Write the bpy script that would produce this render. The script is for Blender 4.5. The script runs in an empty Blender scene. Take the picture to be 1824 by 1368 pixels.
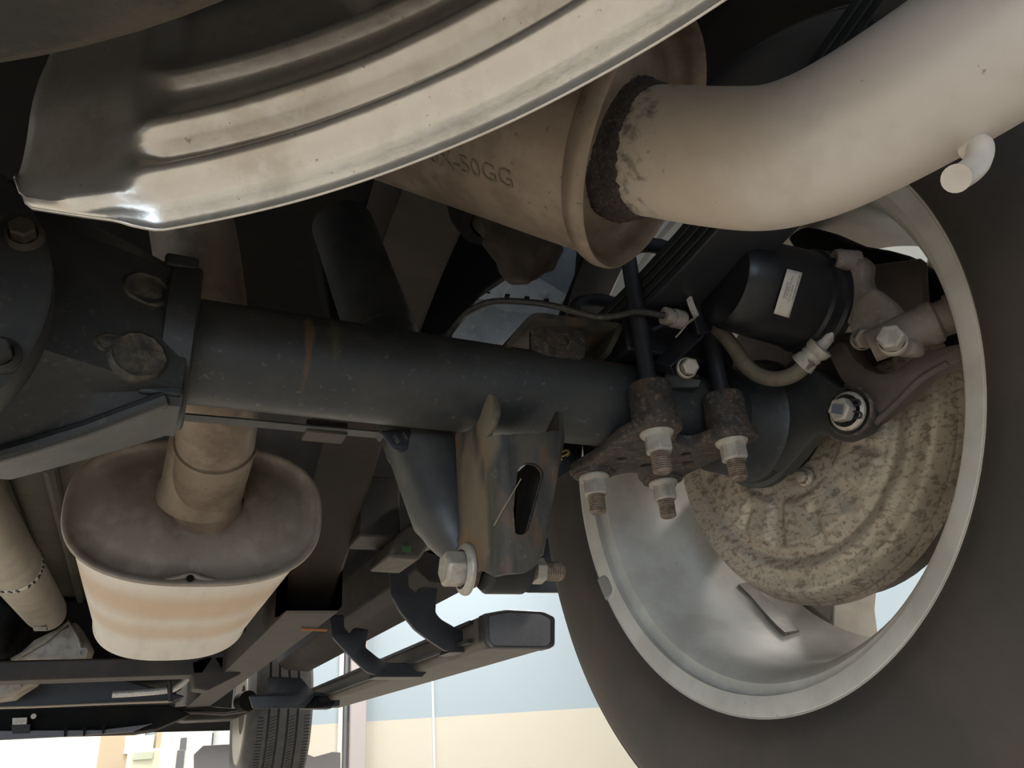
import bpy, bmesh, math, random
from mathutils import Vector as V, Matrix, noise
random.seed(7)
S = bpy.context.scene
COL = S.collection
PI = math.pi
# ------------------------------------------------------------------ camera (x = right of the truck, y = forward, z = up)
FPX, YAW, PITCH, ROLL = 1352.06, .4635, .4373, -.0767
EYE = V((.253, -.4779, 1.4574))
CF = V((math.cos(PITCH)*math.sin(YAW), math.cos(PITCH)*math.cos(YAW), math.sin(PITCH)))
_x = V((math.cos(YAW), -math.sin(YAW), 0)); _y = _x.cross(CF)
CX = _x*math.cos(ROLL) + _y*math.sin(ROLL); CY = _y*math.cos(ROLL) - _x*math.sin(ROLL)
cam = bpy.data.cameras.new('camera'); camo = bpy.data.objects.new('camera', cam); COL.objects.link(camo)
cam.sensor_width = 36; cam.lens = FPX/1824*36; cam.clip_start = .01; cam.clip_end = 100
m = Matrix((CX, CY, -CF)).transposed().to_4x4(); m.translation = EYE
camo.matrix_world = m
S.camera = camo
# ------------------------------------------------------------------ light
S.view_settings.view_transform = 'Standard'; S.view_settings.look = 'None'
S.view_settings.gamma = 1; S.view_settings.use_curve_mapping = False
S.view_settings.exposure = 0.18
W = bpy.data.worlds.new('overcast_sky'); S.world = W; W.use_nodes = True
bg = W.node_tree.nodes['Background']; bg.inputs[0].default_value = (.80, .90, 1, 1); bg.inputs[1].default_value = .35
def area(name, loc, rot, sx, sy, power, col):
    l = bpy.data.lights.new(name, 'AREA'); l.shape = 'RECTANGLE'; l.size = sx; l.size_y = sy; l.energy = power; l.color = col
    o = bpy.data.objects.new(name, l); COL.objects.link(o); o.location = loc; o.rotation_euler = rot
    return o
for lx, ly, pw in ((-3.2, 1.5, 200), (-3.2, 5.2, 200), (4.4, -2.5, 130), (4.4, 1.5, 130), (3.6, 5.2, 175), (-3.2, -2.5, 200), (.2, 6.2, 175)):
    area('ceiling_lamp', (lx, ly, 4.5), (0, 0, 0), .5, 2.2, pw, (1, .96, .90))
area('bay_door_daylight', (-3.0, -5.9, 1.5), (PI/2, 0, 0), 4.5, 2.8, 190, (.70, .85, 1))

# ------------------------------------------------------------------ helpers
def at(px, py, x=None, y=None, z=None):
    """the point of a real plane (x, y or z = const) that was measured at this photo position"""
    d = CX*(px-912)/FPX - CY*(py-684)/FPX + CF
    t = (x-EYE.x)/d.x if x is not None else (y-EYE.y)/d.y if y is not None else (z-EYE.z)/d.z
    return EYE + d*t
def atd(px, py, d): return EYE + (CX*(px-912)/FPX - CY*(py-684)/FPX + CF)*d
WL = {}
def loc_of(p): return WL.get(p, V((0, 0, 0)))
def thing(name, label, cat, loc, group=None):
    o = bpy.data.objects.new(name, None); COL.objects.link(o); o.location = loc; WL[o] = V(loc)
    o.empty_display_size = .02; o['label'] = label; o['category'] = cat
    if group: o['group'] = group
    return o
def tag(o, label, cat, group=None):
    o['label'] = label; o['category'] = cat
    if group: o['group'] = group
    return o
def frame_of(axis, up=None):
    a = V(axis).normalized(); u = V(up) if up is not None else (V((0, 0, 1)) if abs(a.z) < .9 else V((1, 0, 0)))
    s = a.cross(u).normalized(); w = s.cross(a).normalized()
    return a, s, w
class B:
    def __init__(s): s.b = bmesh.new()
    def ring(s, pts): return [s.b.verts.new(p) for p in pts]
    def face(s, vs):
        try: return s.b.faces.new(vs)
        except ValueError: return None
    def bridge(s, r0, r1, closed=True):
        n = len(r0)
        for i in range(n if closed else n-1):
            j = (i+1) % n; s.face((r0[i], r0[j], r1[j], r1[i]))
    def loft(s, rings, closed=True, cap=True, loop=False):
        R = [s.ring(r) for r in rings]
        for a, b in zip(R, R[1:]): s.bridge(a, b, closed)
        if loop: s.bridge(R[-1], R[0], closed)
        elif cap and closed: s.face(list(reversed(R[0]))); s.face(R[-1])
        return s
    def tube(s, pts, r, n=20, cap=True, loop=False, flat=1, up=None):
        pts = [V(p) for p in pts]; N = len(pts); rad = r if isinstance(r, (list, tuple)) else [r]*N
        rings = []; s0 = None
        for i, p in enumerate(pts):
            if loop: t = pts[(i+1) % N]-pts[i-1]
            else: t = pts[min(i+1, N-1)]-pts[max(i-1, 0)]
            t.normalize()
            if s0 is None: _, s0, _ = frame_of(t, up)
            s0 = (s0 - t*s0.dot(t)).normalized(); w = s0.cross(t)
            rings.append([p + s0*math.cos(a)*rad[i] + w*math.sin(a)*rad[i]*flat for a in (2*PI*k/n for k in range(n))])
        return s.loft(rings, True, cap, loop)
    def lathe(s, prof, o, axis, n=48, a0=0, a1=2*PI, up=None, cap=False):
        """prof: (distance along axis, radius)"""
        o = V(o); a, u, w = frame_of(axis, up); full = abs(a1-a0-2*PI) < 1e-6
        k = n if full else n+1; rings = []
        for d, r in prof:
            if r < 1e-6: rings.append([o+a*d]); continue
            rings.append([o+a*d+(u*math.cos(t)+w*math.sin(t))*r for t in (a0+(a1-a0)*i/n for i in range(k))])
        R = [s.ring(q) for q in rings]
        for p, q in zip(R, R[1:]):
            if len(p) == 1 and len(q) == 1: continue
            if len(p) == 1 or len(q) == 1:
                big, one = (q, p[0]) if len(p) == 1 else (p, q[0])
                for i in range(k if full else k-1):
                    s.face((big[i], big[(i+1) % k], one))
            else: s.bridge(p, q, full)
        if cap:
            for q in (R[0], R[-1]):
                if len(q) > 2: s.face(q)
        return s
    def box(s, c, size, rot=None):
        c = V(c); h = V(size)/2; M3 = rot or Matrix.Identity(3)
        v = [s.b.verts.new(c + M3 @ V((h.x*i, h.y*j, h.z*k))) for i in (-1, 1) for j in (-1, 1) for k in (-1, 1)]
        for f in ((0, 1, 3, 2), (4, 6, 7, 5), (0, 4, 5, 1), (2, 3, 7, 6), (0, 2, 6, 4), (1, 5, 7, 3)): s.face([v[i] for i in f])
        return s
    def prism(s, pts, ext):
        pts = [V(p) for p in pts]; e = V(ext)
        a = s.ring(pts); b = s.ring([p+e for p in pts]); s.bridge(a, b); s.face(list(reversed(a))); s.face(b)
        return s
    def strip(s, path, wvec, t):
        """folded sheet: path of points swept by wvec, thickness t"""
        path = [V(p) for p in path]; w = V(wvec); N = len(path); nr = []
        for i in range(N):
            d = (path[min(i+1, N-1)]-path[max(i-1, 0)]).normalized(); nr.append(d.cross(w).normalized()*t)
        rings = [[p, p+w, p+w+n, p+n] for p, n in zip(path, nr)]
        return s.loft(rings)
    def hexa(s, o, axis, af, h, up=None, chamf=.12):
        o = V(o); a, u, w = frame_of(axis, up); R = af/math.sqrt(3)
        ring = lambda d, k: [o+a*d+(u*math.cos(t)+w*math.sin(t))*R*k for t in (PI/3*i+.2 for i in range(6))]
        return s.loft([ring(0, 1), ring(h*(1-chamf), 1), ring(h, .86)])
    def build(s, name, mt, parent=None, ang=35, bevel=0, seg=2, kind=None, sub=0):
        bmesh.ops.recalc_face_normals(s.b, faces=s.b.faces)
        me = bpy.data.meshes.new(name); s.b.to_mesh(me); s.b.free()
        return finish(me, name, mt, parent, ang, bevel, seg, kind, sub)
def finish(me, name, mt, parent=None, ang=35, bevel=0, seg=2, kind=None, sub=0, base=None):
    off = loc_of(parent) if parent is not None else (base or V((0, 0, 0)))
    if off.length > 0: me.transform(Matrix.Translation(-off))
    o = bpy.data.objects.new(name, me); COL.objects.link(o)
    if parent is not None: o.parent = parent
    elif base: o.location = base
    WL[o] = V(off)
    me.materials.append(mt)
    me.shade_smooth(); me.set_sharp_from_angle(angle=math.radians(ang))
    if sub:
        q = o.modifiers.new('sub', 'SUBSURF'); q.levels = q.render_levels = sub
    if bevel:
        q = o.modifiers.new('bev', 'BEVEL'); q.width = bevel; q.segments = seg; q.limit_method = 'ANGLE'; q.angle_limit = math.radians(40)
    if kind: o['kind'] = kind
    return o
def rounded(pts, r, n=5):
    """2-D polygon with rounded corners; r a number or one per corner"""
    out = []; N = len(pts); P = [V((p[0], p[1], 0)) for p in pts]
    for i, p in enumerate(P):
        rr = r[i] if isinstance(r, (list, tuple)) else r
        a = P[i-1]-p; b = P[(i+1) % N]-p
        if rr <= 0: out.append((p.x, p.y)); continue
        rr = min(rr, a.length*.48, b.length*.48); q0 = p+a.normalized()*rr; q1 = p+b.normalized()*rr
        for k in range(n+1):
            t = k/n; q = q0*(1-t)**2 + p*2*t*(1-t) + q1*t*t; out.append((q.x, q.y))
    return out
def circ(c, r, n=20, ph=0): return [(c[0]+r*math.cos(2*PI*i/n+ph), c[1]+r*math.sin(2*PI*i/n+ph)) for i in range(n)]
def plate(name, loops, th, M4, mt, parent, bev=0, ang=40):
    """flat plate with holes: first loop outline, others holes; thickness th centred on the plane"""
    cu = bpy.data.curves.new(name, 'CURVE'); cu.dimensions = '2D'; cu.fill_mode = 'BOTH'
    cu.extrude = max(th/2-bev, 0); cu.bevel_depth = bev; cu.bevel_resolution = 1; cu.offset = -bev
    for L in loops:
        sp = cu.splines.new('POLY'); sp.points.add(len(L)-1); sp.use_cyclic_u = True
        for q, (a, b) in zip(sp.points, L): q.co = (a, b, 0, 1)
    o = bpy.data.objects.new(name, cu); COL.objects.link(o)
    me = bpy.data.meshes.new_from_object(o); bpy.data.objects.remove(o); bpy.data.curves.remove(cu)
    me.materials.clear(); me.transform(M4); me.name = name
    bm = bmesh.new(); bm.from_mesh(me); bmesh.ops.remove_doubles(bm, verts=bm.verts, dist=1e-6); bmesh.ops.recalc_face_normals(bm, faces=bm.faces); bm.to_mesh(me); bm.free()
    return finish(me, name, mt, parent, ang)
def basis(o, u, v):
    u = V(u).normalized(); v = V(v); v = (v-u*v.dot(u)).normalized(); M4 = Matrix((u, v, u.cross(v))).transposed().to_4x4(); M4.translation = V(o); return M4
def text_mesh(txt, size, ext=0, align='LEFT'):
    cu = bpy.data.curves.new('txt', 'FONT'); cu.body = txt; cu.size = size; cu.extrude = ext; cu.resolution_u = 3; cu.align_x = align
    o = bpy.data.objects.new('txt', cu); COL.objects.link(o)
    me = bpy.data.meshes.new_from_object(o); bpy.data.objects.remove(o); bpy.data.curves.remove(cu); me.materials.clear()
    return me
def spline(pts, n=8):
    P = [V(p) for p in pts]; out = []
    for i in range(len(P)-1):
        p0 = P[max(i-1, 0)]; p1 = P[i]; p2 = P[i+1]; p3 = P[min(i+2, len(P)-1)]
        for k in range(n):
            t = k/n
            out.append(.5*((2*p1)+(p2-p0)*t+(2*p0-5*p1+4*p2-p3)*t*t+(3*p1-p0-3*p2+p3)*t**3))
    out.append(P[-1]); return out

# ------------------------------------------------------------------ materials
TS = 2.3
def M(name, base, rough=.5, metal=0, mixes=(), bump=None, rvar=0, stains=(), coat=0, spec=.5, wave=None):
    """mixes: (colour, scale, lo, hi, amount[, stretch][, roughness][, metal])"""
    mt = bpy.data.materials.new(name); mt.use_nodes = True; nt = mt.node_tree; N = nt.nodes; L = nt.links
    bs = N['Principled BSDF']; bs.inputs['Roughness'].default_value = rough; bs.inputs['Metallic'].default_value = metal
    bs.inputs['Specular IOR Level'].default_value = spec; bs.inputs['Coat Weight'].default_value = coat
    tc = N.new('ShaderNodeTexCoord'); geo = N.new('ShaderNodeNewGeometry')
    def nz(scale, detail=6, stretch=None, rough=.6):
        n = N.new('ShaderNodeTexNoise'); n.inputs['Scale'].default_value = scale; n.inputs['Detail'].default_value = detail; n.inputs['Roughness'].default_value = rough
        if stretch:
            mp = N.new('ShaderNodeMapping'); mp.inputs['Scale'].default_value = stretch; L.new(tc.outputs['Object'], mp.inputs['Vector']); L.new(mp.outputs[0], n.inputs['Vector'])
        else: L.new(tc.outputs['Object'], n.inputs['Vector'])
        return n.outputs['Fac']
    def mrange(src, a, b, c=0, d=1):
        r = N.new('ShaderNodeMapRange'); r.interpolation_type = 'SMOOTHSTEP'
        for i, v in zip((1, 2, 3, 4), (a, b, c, d)): r.inputs[i].default_value = v
        L.new(src, r.inputs[0]); return r.outputs[0]
    def math2(op, a, b):
        q = N.new('ShaderNodeMath'); q.operation = op
        for i, v in ((0, a), (1, b)):
            if isinstance(v, (int, float)): q.inputs[i].default_value = v
            else: L.new(v, q.inputs[i])
        return q.outputs[0]
    def rgb(c):
        q = N.new('ShaderNodeRGB'); q.outputs[0].default_value = (*c, 1); return q.outputs[0]
    def mix(fac, a, b):
        q = N.new('ShaderNodeMix'); q.data_type = 'RGBA'; L.new(fac, q.inputs[0]); L.new(a, q.inputs[6]); L.new(b, q.inputs[7]); return q.outputs[2]
    def fmix(fac, a, b):
        q = N.new('ShaderNodeMix'); L.new(fac, q.inputs[0])
        for i, v in ((2, a), (3, b)):
            if isinstance(v, (int, float)): q.inputs[i].default_value = v
            else: L.new(v, q.inputs[i])
        return q.outputs[0]
    col = rgb(base); ro = None; me = None
    for q in mixes:
        c, sc, lo, hi, am = q[:5]; st = q[5] if len(q) > 5 else None
        f = math2('MULTIPLY', mrange(nz(sc*TS, 7, st), lo-.02, lo-.02+(hi-lo)*.72), am)
        col = mix(f, col, rgb(c))
        if len(q) > 6: ro = fmix(f, ro if ro is not None else rough, q[6])
        if len(q) > 7: me = fmix(f, me if me is not None else metal, q[7])
    for q_ in stains:
        c, ctr, rad, am, sc, st = q_[:6]; soft = q_[6] if len(q_) > 6 else None
        # a stain with a place of its own on the thing: world centre, radii per axis, ragged by noise
        mp = N.new('ShaderNodeVectorMath'); mp.operation = 'SUBTRACT'; L.new(geo.outputs['Position'], mp.inputs[0]); mp.inputs[1].default_value = ctr
        dv = N.new('ShaderNodeVectorMath'); dv.operation = 'DIVIDE'; L.new(mp.outputs[0], dv.inputs[0]); dv.inputs[1].default_value = rad
        ln = N.new('ShaderNodeVectorMath'); ln.operation = 'LENGTH'; L.new(dv.outputs[0], ln.inputs[0])
        d = math2('ADD', ln.outputs['Value'], math2('MULTIPLY', math2('SUBTRACT', nz(sc, 8, st), .5), .5 if soft else 1.8))
        f = math2('MULTIPLY', mrange(d, *(soft or (1.0, .55))), am)
        col = mix(f, col, rgb(c)); ro = fmix(f, ro if ro is not None else rough, .75); me = fmix(f, me if me is not None else metal, 0)
    L.new(col, bs.inputs['Base Color'])
    if rvar:
        r2 = math2('ADD', math2('MULTIPLY', math2('SUBTRACT', nz(40, 5), .5), rvar), ro if ro is not None else rough); L.new(r2, bs.inputs['Roughness'])
    elif ro is not None: L.new(ro, bs.inputs['Roughness'])
    if me is not None: L.new(me, bs.inputs['Metallic'])
    if bump:
        b = N.new('ShaderNodeBump'); b.inputs['Strength'].default_value = bump[1]; b.inputs['Distance'].default_value = bump[2] if len(bump) > 2 else .001
        L.new(nz(bump[0], 6, bump[3] if len(bump) > 3 else None), b.inputs['Height']); L.new(b.outputs[0], bs.inputs['Normal'])
    return mt
RUST = (.16, .065, .022); DUST = (.17, .135, .095)
EXH = M('exhaust_steel', (.40, .345, .285), .5, .35, [((.25, .20, .155), 9, .45, .75, .6), ((.50, .44, .37), 22, .5, .8, .5), ((.10, .075, .055), 90, .66, .74, .6)], (60, .12), .15)
EXH_DK = M('exhaust_aged_steel', (.26, .20, .15), .5, .35, [((.12, .085, .06), 10, .45, .75, .6), ((.36, .30, .24), 26, .5, .8, .4), ((.06, .042, .03), 95, .66, .74, .6)], (60, .12), .15)
EXH_PIPE = M('tailpipe_steel', (.64, .575, .51), .46, .22, [((.46, .40, .34), 8, .45, .75, .5), ((.68, .64, .60), 14, .5, .8, .5), ((.14, .10, .07), 80, .70, .76, .7, (1, 1, 1))], (50, .1), .12,
             [((.44, .34, .22), tuple(atd(1230, 300, .38)), (.06, .06, .06), .5, 20, None, (1.2, .2)), ((.10, .075, .055), tuple(atd(1140, 268, .418)), (.042, .042, .042), .8, 120, None)])
WELD = M('weld_scale', (.055, .042, .035), .75, .2, [((.16, .13, .10), 300, .55, .7, .8), ((.03, .025, .04), 60, .5, .7, .6)], (350, .9, .002))
SHIELD = M('heat_shield_aluminium', (.78, .725, .655), .33, .75, [((.50, .43, .35), 14, .45, .8, .5), ((.84, .80, .75), 40, .5, .75, .5), ((.20, .15, .10), 120, .68, .76, .6)], (90, .25), .2)
BLACK = M('black_axle_paint', (.021, .024, .027), .5, 0, [((.060, .056, .048), 7, .40, .80, .45), ((.085, .08, .068), 120, .60, .72, .5), ((.05, .046, .038), 34, .5, .8, .35)], (180, .12), .2)
TUBE = M('axle_tube_paint', (.030, .033, .035), .44, 0, [((.075, .073, .066), 6, .42, .82, .4), ((.12, .12, .112), 85, .63, .73, .55), ((.06, .055, .046), 20, .5, .8, .45)], (180, .1), .2,
         [((.14, .075, .03), (.330, -.03, 1.70), (.0035, .05, .030), .6, 140, (1, .4, .4)), ((.09, .075, .04), (.347, -.03, 1.71), (.003, .05, .024), .4, 140, (1, .4, .4)),
          (RUST, (.50, -.02, 1.733), (.05, .03, .010), .8, 60, None), (RUST, (.565, -.02, 1.735), (.03, .03, .012), .8, 60, None)])
BRKT = M('rusty_black_bracket', (.030, .030, .028), .55, 0, [((.12, .10, .07), 12, .40, .74, .5, (2, 2, .6)), (RUST, 20, .52, .74, .4, (1.6, 1.6, .6)), ((.22, .18, .11), 60, .62, .8, .4)], (150, .2), .2,
         [((.20, .15, .095), (.445, -.02, 1.60), (.012, .032, .055), .6, 40, (1, 1, .4)), ((.19, .15, .095), (.445, -.05, 1.65), (.012, .02, .04), .55, 40, (1, 1, .4)), ((.22, .12, .055), (.447, .0, 1.565), (.02, .03, .03), .7, 50, None)])
IRON = M('rusted_iron', (.050, .043, .037), .7, 0, [((.12, .06, .03), 26, .46, .74, .5), ((.22, .18, .135), 120, .55, .72, .5), ((.02, .02, .02), 50, .52, .66, .7)], (160, .6), .2)
CHASSIS = M('frame_black', (.020, .018, .016), .6, 0, [((.055, .038, .024), 5, .42, .75, .6), ((.09, .05, .022), 30, .62, .8, .4)], (120, .2))
FRAMEB = M('frame_brown', (.020, .0145, .0115), .65, 0, [((.042, .028, .019), 6, .42, .75, .6), ((.30, .11, .04), 40, .70, .80, .5)], (120, .3))
SHADEBLK = M('underbody_shade_black', (.005, .005, .005), .8, 0, [((.012, .010, .007), 4, .45, .75, .6)], (40, .2), spec=.2)  # near-black base carries the deep underbody shade as colour
RUBBER = M('tyre_rubber', (.044, .038, .034), .62, 0, [((.075, .054, .044), 3, .45, .75, .7), ((.065, .058, .05), 40, .55, .8, .35)], (120, .12), .1)
SPARE = M('dusty_spare_rubber', (.035, .035, .030), .8, 0, [((.085, .075, .055), 6, .45, .75, .6), ((.09, .07, .045), 40, .58, .76, .5)], (90, .5, .003), .1,
          [((.11, .085, .055), (.22, -.28, 1.672), (.4, .3, .010), .6, 40, None)])
HOSE = M('dusty_hose_rubber', (.15, .125, .09), .75, 0, [((.08, .065, .045), 40, .45, .7, .5)], (200, .2))
LINE = M('coated_brake_line', (.045, .043, .040), .5, 0, [((.14, .13, .115), 120, .55, .75, .6)])
MATT = M('black_rubber', (.012, .012, .012), .6, 0, [((.035, .032, .028), 20, .5, .8, .4)])
BUMP = M('brown_bump_rubber', (.030, .021, .015), .8, 0, [((.06, .042, .028), 30, .45, .7, .6)], (60, .4, .003))
ALLOY = M('silver_wheel_paint', (.75, .71, .64), .38, .35, [((.45, .42, .37), 7, .5, .8, .45), ((.30, .25, .19), 70, .70, .78, .6)], (200, .04), .12)
ALLOY_IN = M('dusty_wheel_barrel', (.63, .60, .545), .5, .12, [((.44, .41, .37), 6, .45, .75, .6), ((.62, .62, .62), 9, .55, .8, .5), ((.16, .13, .10), 75, .72, .78, .8)], (120, .06), .15)
ZINC = M('zinc_bolt', (.46, .42, .36), .5, .35, [((.30, .25, .19), 50, .45, .7, .5), ((.20, .12, .07), 120, .62, .74, .5)], (200, .15))
NUT = M('dusty_nut', (.40, .36, .31), .6, .15, [((.24, .20, .155), 60, .45, .7, .5)], (200, .2))
THREAD = M('rusted_thread', (.22, .17, .13), .65, .2, [((.10, .06, .035), 80, .45, .7, .7)])
CAST = M('dusty_cast_iron', (.20, .165, .138), .7, .1, [((.12, .095, .08), 18, .45, .7, .6), ((.29, .235, .18), 70, .56, .74, .6)], (150, .4), .15)
CAST_DK = M('purple_brown_cast', (.120, .096, .088), .6, .15, [((.075, .06, .056), 14, .45, .7, .6), ((.14, .105, .08), 60, .6, .76, .5)], (150, .25), .15)
ACT = M('actuator_black_plastic', (.010, .010, .012), .35, 0, [((.03, .028, .026), 60, .55, .8, .4)])
DSH = M('mottled_dust_shield', (.47, .405, .325), .48, .3, [((.30, .255, .20), 7, .42, .7, .5), ((.19, .15, .115), 60, .54, .66, .75, (1, .7, 1.6)), ((.52, .46, .37), 24, .5, .75, .5), ((.15, .115, .085), 120, .58, .68, .6)], (90, .25), .2)
STICK = M('white_label', (.62, .58, .52), .6, 0, [((.45, .40, .35), 60, .5, .75, .4)])
INK = M('black_ink', (.02, .02, .02), .7)
CHALK = M('yellow_paint_mark', (.50, .34, .10), .8)
PLAST = M('black_board_plastic', (.022, .022, .023), .45, 0, [((.05, .048, .045), 14, .5, .8, .4)], (300, .1))
CAPGREY = M('grey_board_end', (.10, .10, .11), .5, 0, [((.16, .15, .15), 30, .5, .8, .3)])
STEELBLK = M('satin_black_steel', (.020, .021, .025), .45, 0, [((.05, .05, .055), 10, .5, .8, .3)])
BOARDUND = M('board_underside', (.10, .085, .07), .55, .2, [((.05, .045, .04), 4, .45, .75, .5)])
ALUM = M('cast_aluminium', (.36, .32, .27), .55, .4, [((.18, .15, .12), 14, .45, .7, .6)], (120, .3))
SILVERHOSE = M('silver_heat_sleeve', (.62, .58, .53), .4, .5, [((.3, .27, .23), 60, .5, .7, .5)])
GALV = M('blue_lit_galvanised_sheet', (.30, .36, .44), .42, .6, [((.20, .24, .30), 9, .45, .75, .6), ((.46, .52, .58), 30, .56, .76, .5)], (60, .2), .2)  # blue of reflected light is put into the sheet's own colours
OLIVE = M('olive_floor_pan', (.085, .075, .05), .7, 0, [((.05, .045, .03), 8, .45, .7, .5)])
SHOCKM = M('shock_grey', (.040, .041, .042), .42, .1, [((.09, .085, .07), 8, .42, .75, .5), ((.10, .06, .03), 60, .68, .78, .5)], (150, .06), .15)
FUELPL = M('splash_plastic_blue_reflection', (.022, .027, .032), .4)  # blue wall reflection is mixed into the dark base colour

def flange_nut(p, ax, name, parent, s=1.0, mt=None, up=None):
    b = B(); a = V(ax).normalized()
    b.lathe([(0, 0), (0, .0125*s), (.002*s, .0130*s), (.0045*s, .0115*s), (.006*s, .009*s)], p, ax, 28)
    b.hexa(V(p)+a*.004*s, ax, .0185*s, .0135*s, up)
    return b.build(name, mt or NUT, parent, 30, .0006)
def threaded(b, p, ax, r, L, pitch=.0018):
    prof = []; n = int(L/pitch)
    for i in range(n): prof += [(i*pitch, r*.90), (i*pitch+pitch*.5, r)]
    prof += [(L, r*.9), (L+.001, r*.72), (L+.001, 0)]
    b.lathe(prof, p, ax, 20); return b

# ------------------------------------------------------------------ the building
WALLC = bpy.data.materials.new('two_tone_wall'); WALLC.use_nodes = True
def wall_mat(mt, zc):
    nt = mt.node_tree; N = nt.nodes; L = nt.links; bs = N['Principled BSDF']; g = N.new('ShaderNodeNewGeometry'); sp = N.new('ShaderNodeSeparateXYZ'); L.new(g.outputs['Position'], sp.inputs[0])
    c = N.new('ShaderNodeMath'); c.operation = 'GREATER_THAN'; c.inputs[1].default_value = zc; L.new(sp.outputs[2], c.inputs[0])
    mx = N.new('ShaderNodeMix'); mx.data_type = 'RGBA'; L.new(c.outputs[0], mx.inputs[0]); mx.inputs[6].default_value = (.57, .53, .45, 1); mx.inputs[7].default_value = (.345, .415, .47, 1)
    L.new(mx.outputs[2], bs.inputs['Base Color']); bs.inputs['Roughness'].default_value = .55
wall_mat(WALLC, 1.715)
WHITEW = M('white_paint', (.80, .77, .70), .6)
CEIL = M('ceiling_white', (.75, .75, .72), .8)
FLOOR = M('concrete_floor', (.29, .262, .228), .5, 0, [((.22, .20, .172), 1.2, .4, .7, .5)])
def slab(name, c, size, mt): return B().box(c, size).build(name, mt, kind='structure')
slab('floor', (.5, .7, -.05), (12.4, 13.6, .1), FLOOR)
slab('ceiling', (.5, .7, 4.7), (12.4, 13.6, .1), CEIL)
slab('wall_front', (.5, 7.45, 2.3), (12.4, .1, 4.7), WALLC)
slab('wall_left', (-5.6, .7, 2.3), (.1, 13.4, 4.7), WALLC)
slab('wall_right', (6.6, .7, 2.3), (.1, 13.4, 4.7), WALLC)
TRIMG = M('mauve_grey_steel', (.42, .38, .385), .5); TRIMW = M('pale_trim', (.72, .70, .66), .5); TRIMD = M('dark_conduit', (.14, .14, .15), .5)
b = B(); b.box((2.245, 7.36, 2.3), (.15, .10, 4.6)); b.build('trim_1', TRIMG, kind='structure', bevel=.008)
b = B(); b.tube([(2.135, 7.375, .0), (2.135, 7.375, 4.6)], .017, 12); b.build('trim_2', TRIMD, kind='structure')
b = B(); b.box((2.085, 7.385, 2.3), (.035, .03, 4.6)); b.build('trim_3', TRIMW, kind='structure')
b = B(); b.box((3.02, 7.395, 2.3), (.022, .014, 4.6)); b.build('trim_4', M('seam_cover', (.62, .66, .68), .5), kind='structure')

# ------------------------------------------------------------------ rear axle
AX = thing('rear_axle', 'black painted rear axle tube with differential housing and welded brackets', 'axle', (.45, 0, 1.70))
b = B(); b.lathe([(0, .030), (0, .0348), (.36, .0348), (.465, .0348), (.475, .038), (.53, .038)], (.25, 0, 1.70), (1, 0, 0), 64); b.build('axle_tube', TUBE, AX)
# differential housing: faceted arm from the tube collar to the carrier
R1 = [at(338, 500, y=.0), at(230, 432, y=.0), at(100, 366, y=.0), at(0, 310, y=.0)]
R2 = [at(338, 578, y=-.042), at(215, 560, y=-.058), at(100, 538, y=-.072), at(0, 520, y=-.082)]
R3 = [at(302, 688, y=-.046), at(180, 655, y=-.058), at(70, 620, y=-.072), at(0, 602, y=-.082)]
R4 = [at(292, 705, y=-.044), at(150, 758, y=-.040), at(60, 786, y=-.038), at(0, 803, y=-.036)]
R5 = [at(300, 745, y=-.012), at(150, 788, y=-.005), at(60, 812, y=0), at(0, 827, y=0)]
rings = []
for i in range(4):
    q = [R1[i], (R1[i]*.45+R2[i]*.55)+V((0, -.012, .012)), R2[i], R3[i], (R3[i]*.5+R4[i]*.5)+V((0, .004, .004)), R4[i], R4[i]+V((0, .004, -.004)), R5[i], R5[i]+V((0, .04, .004)), R5[i]+V((0, .075, .05)), R1[i]+V((0, .06, -.03))]
    rings.append(q)
r0 = [V((.258, p.y, p.z)) for p in rings[0]]
rl = [p+V((-.30, -.01, .0)) for p in rings[3]]
b = B(); b.loft([r0]+rings+[rl]); HOU = b.build('differential_housing', BLACK, AX, 28, .003)
# rounded lip rail under the housing
b = B(); b.tube([V((.250, -.034, 1.648))]+[p+V((0, 0, -.002)) for p in R4]+[R4[3]+V((-.2, 0, -.07))], .0045, 10); b.build('casting_rib', BLACK, AX)
c0 = V((.098, -.088, 1.664))
b = B(); b.lathe([(-.012, .09), (-.012, .095), (0, .0965), (.012, .096), (.0145, .093), (.015, .082), (.019, .076), (.030, .066), (.038, .045), (.042, 0)], c0, (0, -1, 0), 72); DCV = b.build('differential_cover', BLACK, AX, 40)
for k in range(8):
    a = math.radians(24+45*k); p = c0+V((.0868*math.cos(a), -.0148, .0868*math.sin(a)))
    b = B(); b.lathe([(0, .0095), (.0015, .0095), (.003, .0065)], p, (0, -1, 0), 20); b.hexa(p+V((0, -.002, 0)), (0, -1, 0), .011, .008); b.build('cover_bolt', CHASSIS, DCV, 30, .0005)
from mathutils.bvhtree import BVHTree
def hit(o, px, py):
    me = o.data; t = BVHTree.FromPolygons([v.co+WL[o] for v in me.vertices], [p.vertices for p in me.polygons])
    h = t.ray_cast(EYE, (CX*(px-912)/FPX - CY*(py-684)/FPX + CF).normalized())
    return h[0], (h[1] if h[1].dot(EYE-h[0]) > 0 else -h[1])
def weld_plug(px, py, r, sx=1.0, nm='plug_weld'):
    p, nrm = hit(HOU, px, py); a, u, w = frame_of(nrm, (1, 0, .2)); bb = B(); rings = []
    for d, k in ((-.004, 1.15), (.0006, 1.08), (.0022, .95), (.0010, .76), (.0016, .52), (.0024, .25)):
        rings.append([p+a*d+(w*math.cos(t)*sx+u*math.sin(t))*r*k*(1+.08*noise.noise(V((math.cos(t)*3, math.sin(t)*3, px+k)))) for t in (2*PI*i/40 for i in range(40))])
    bb.loft(rings); return bb.build(nm, M_WELDP, HOU, 60)
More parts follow.
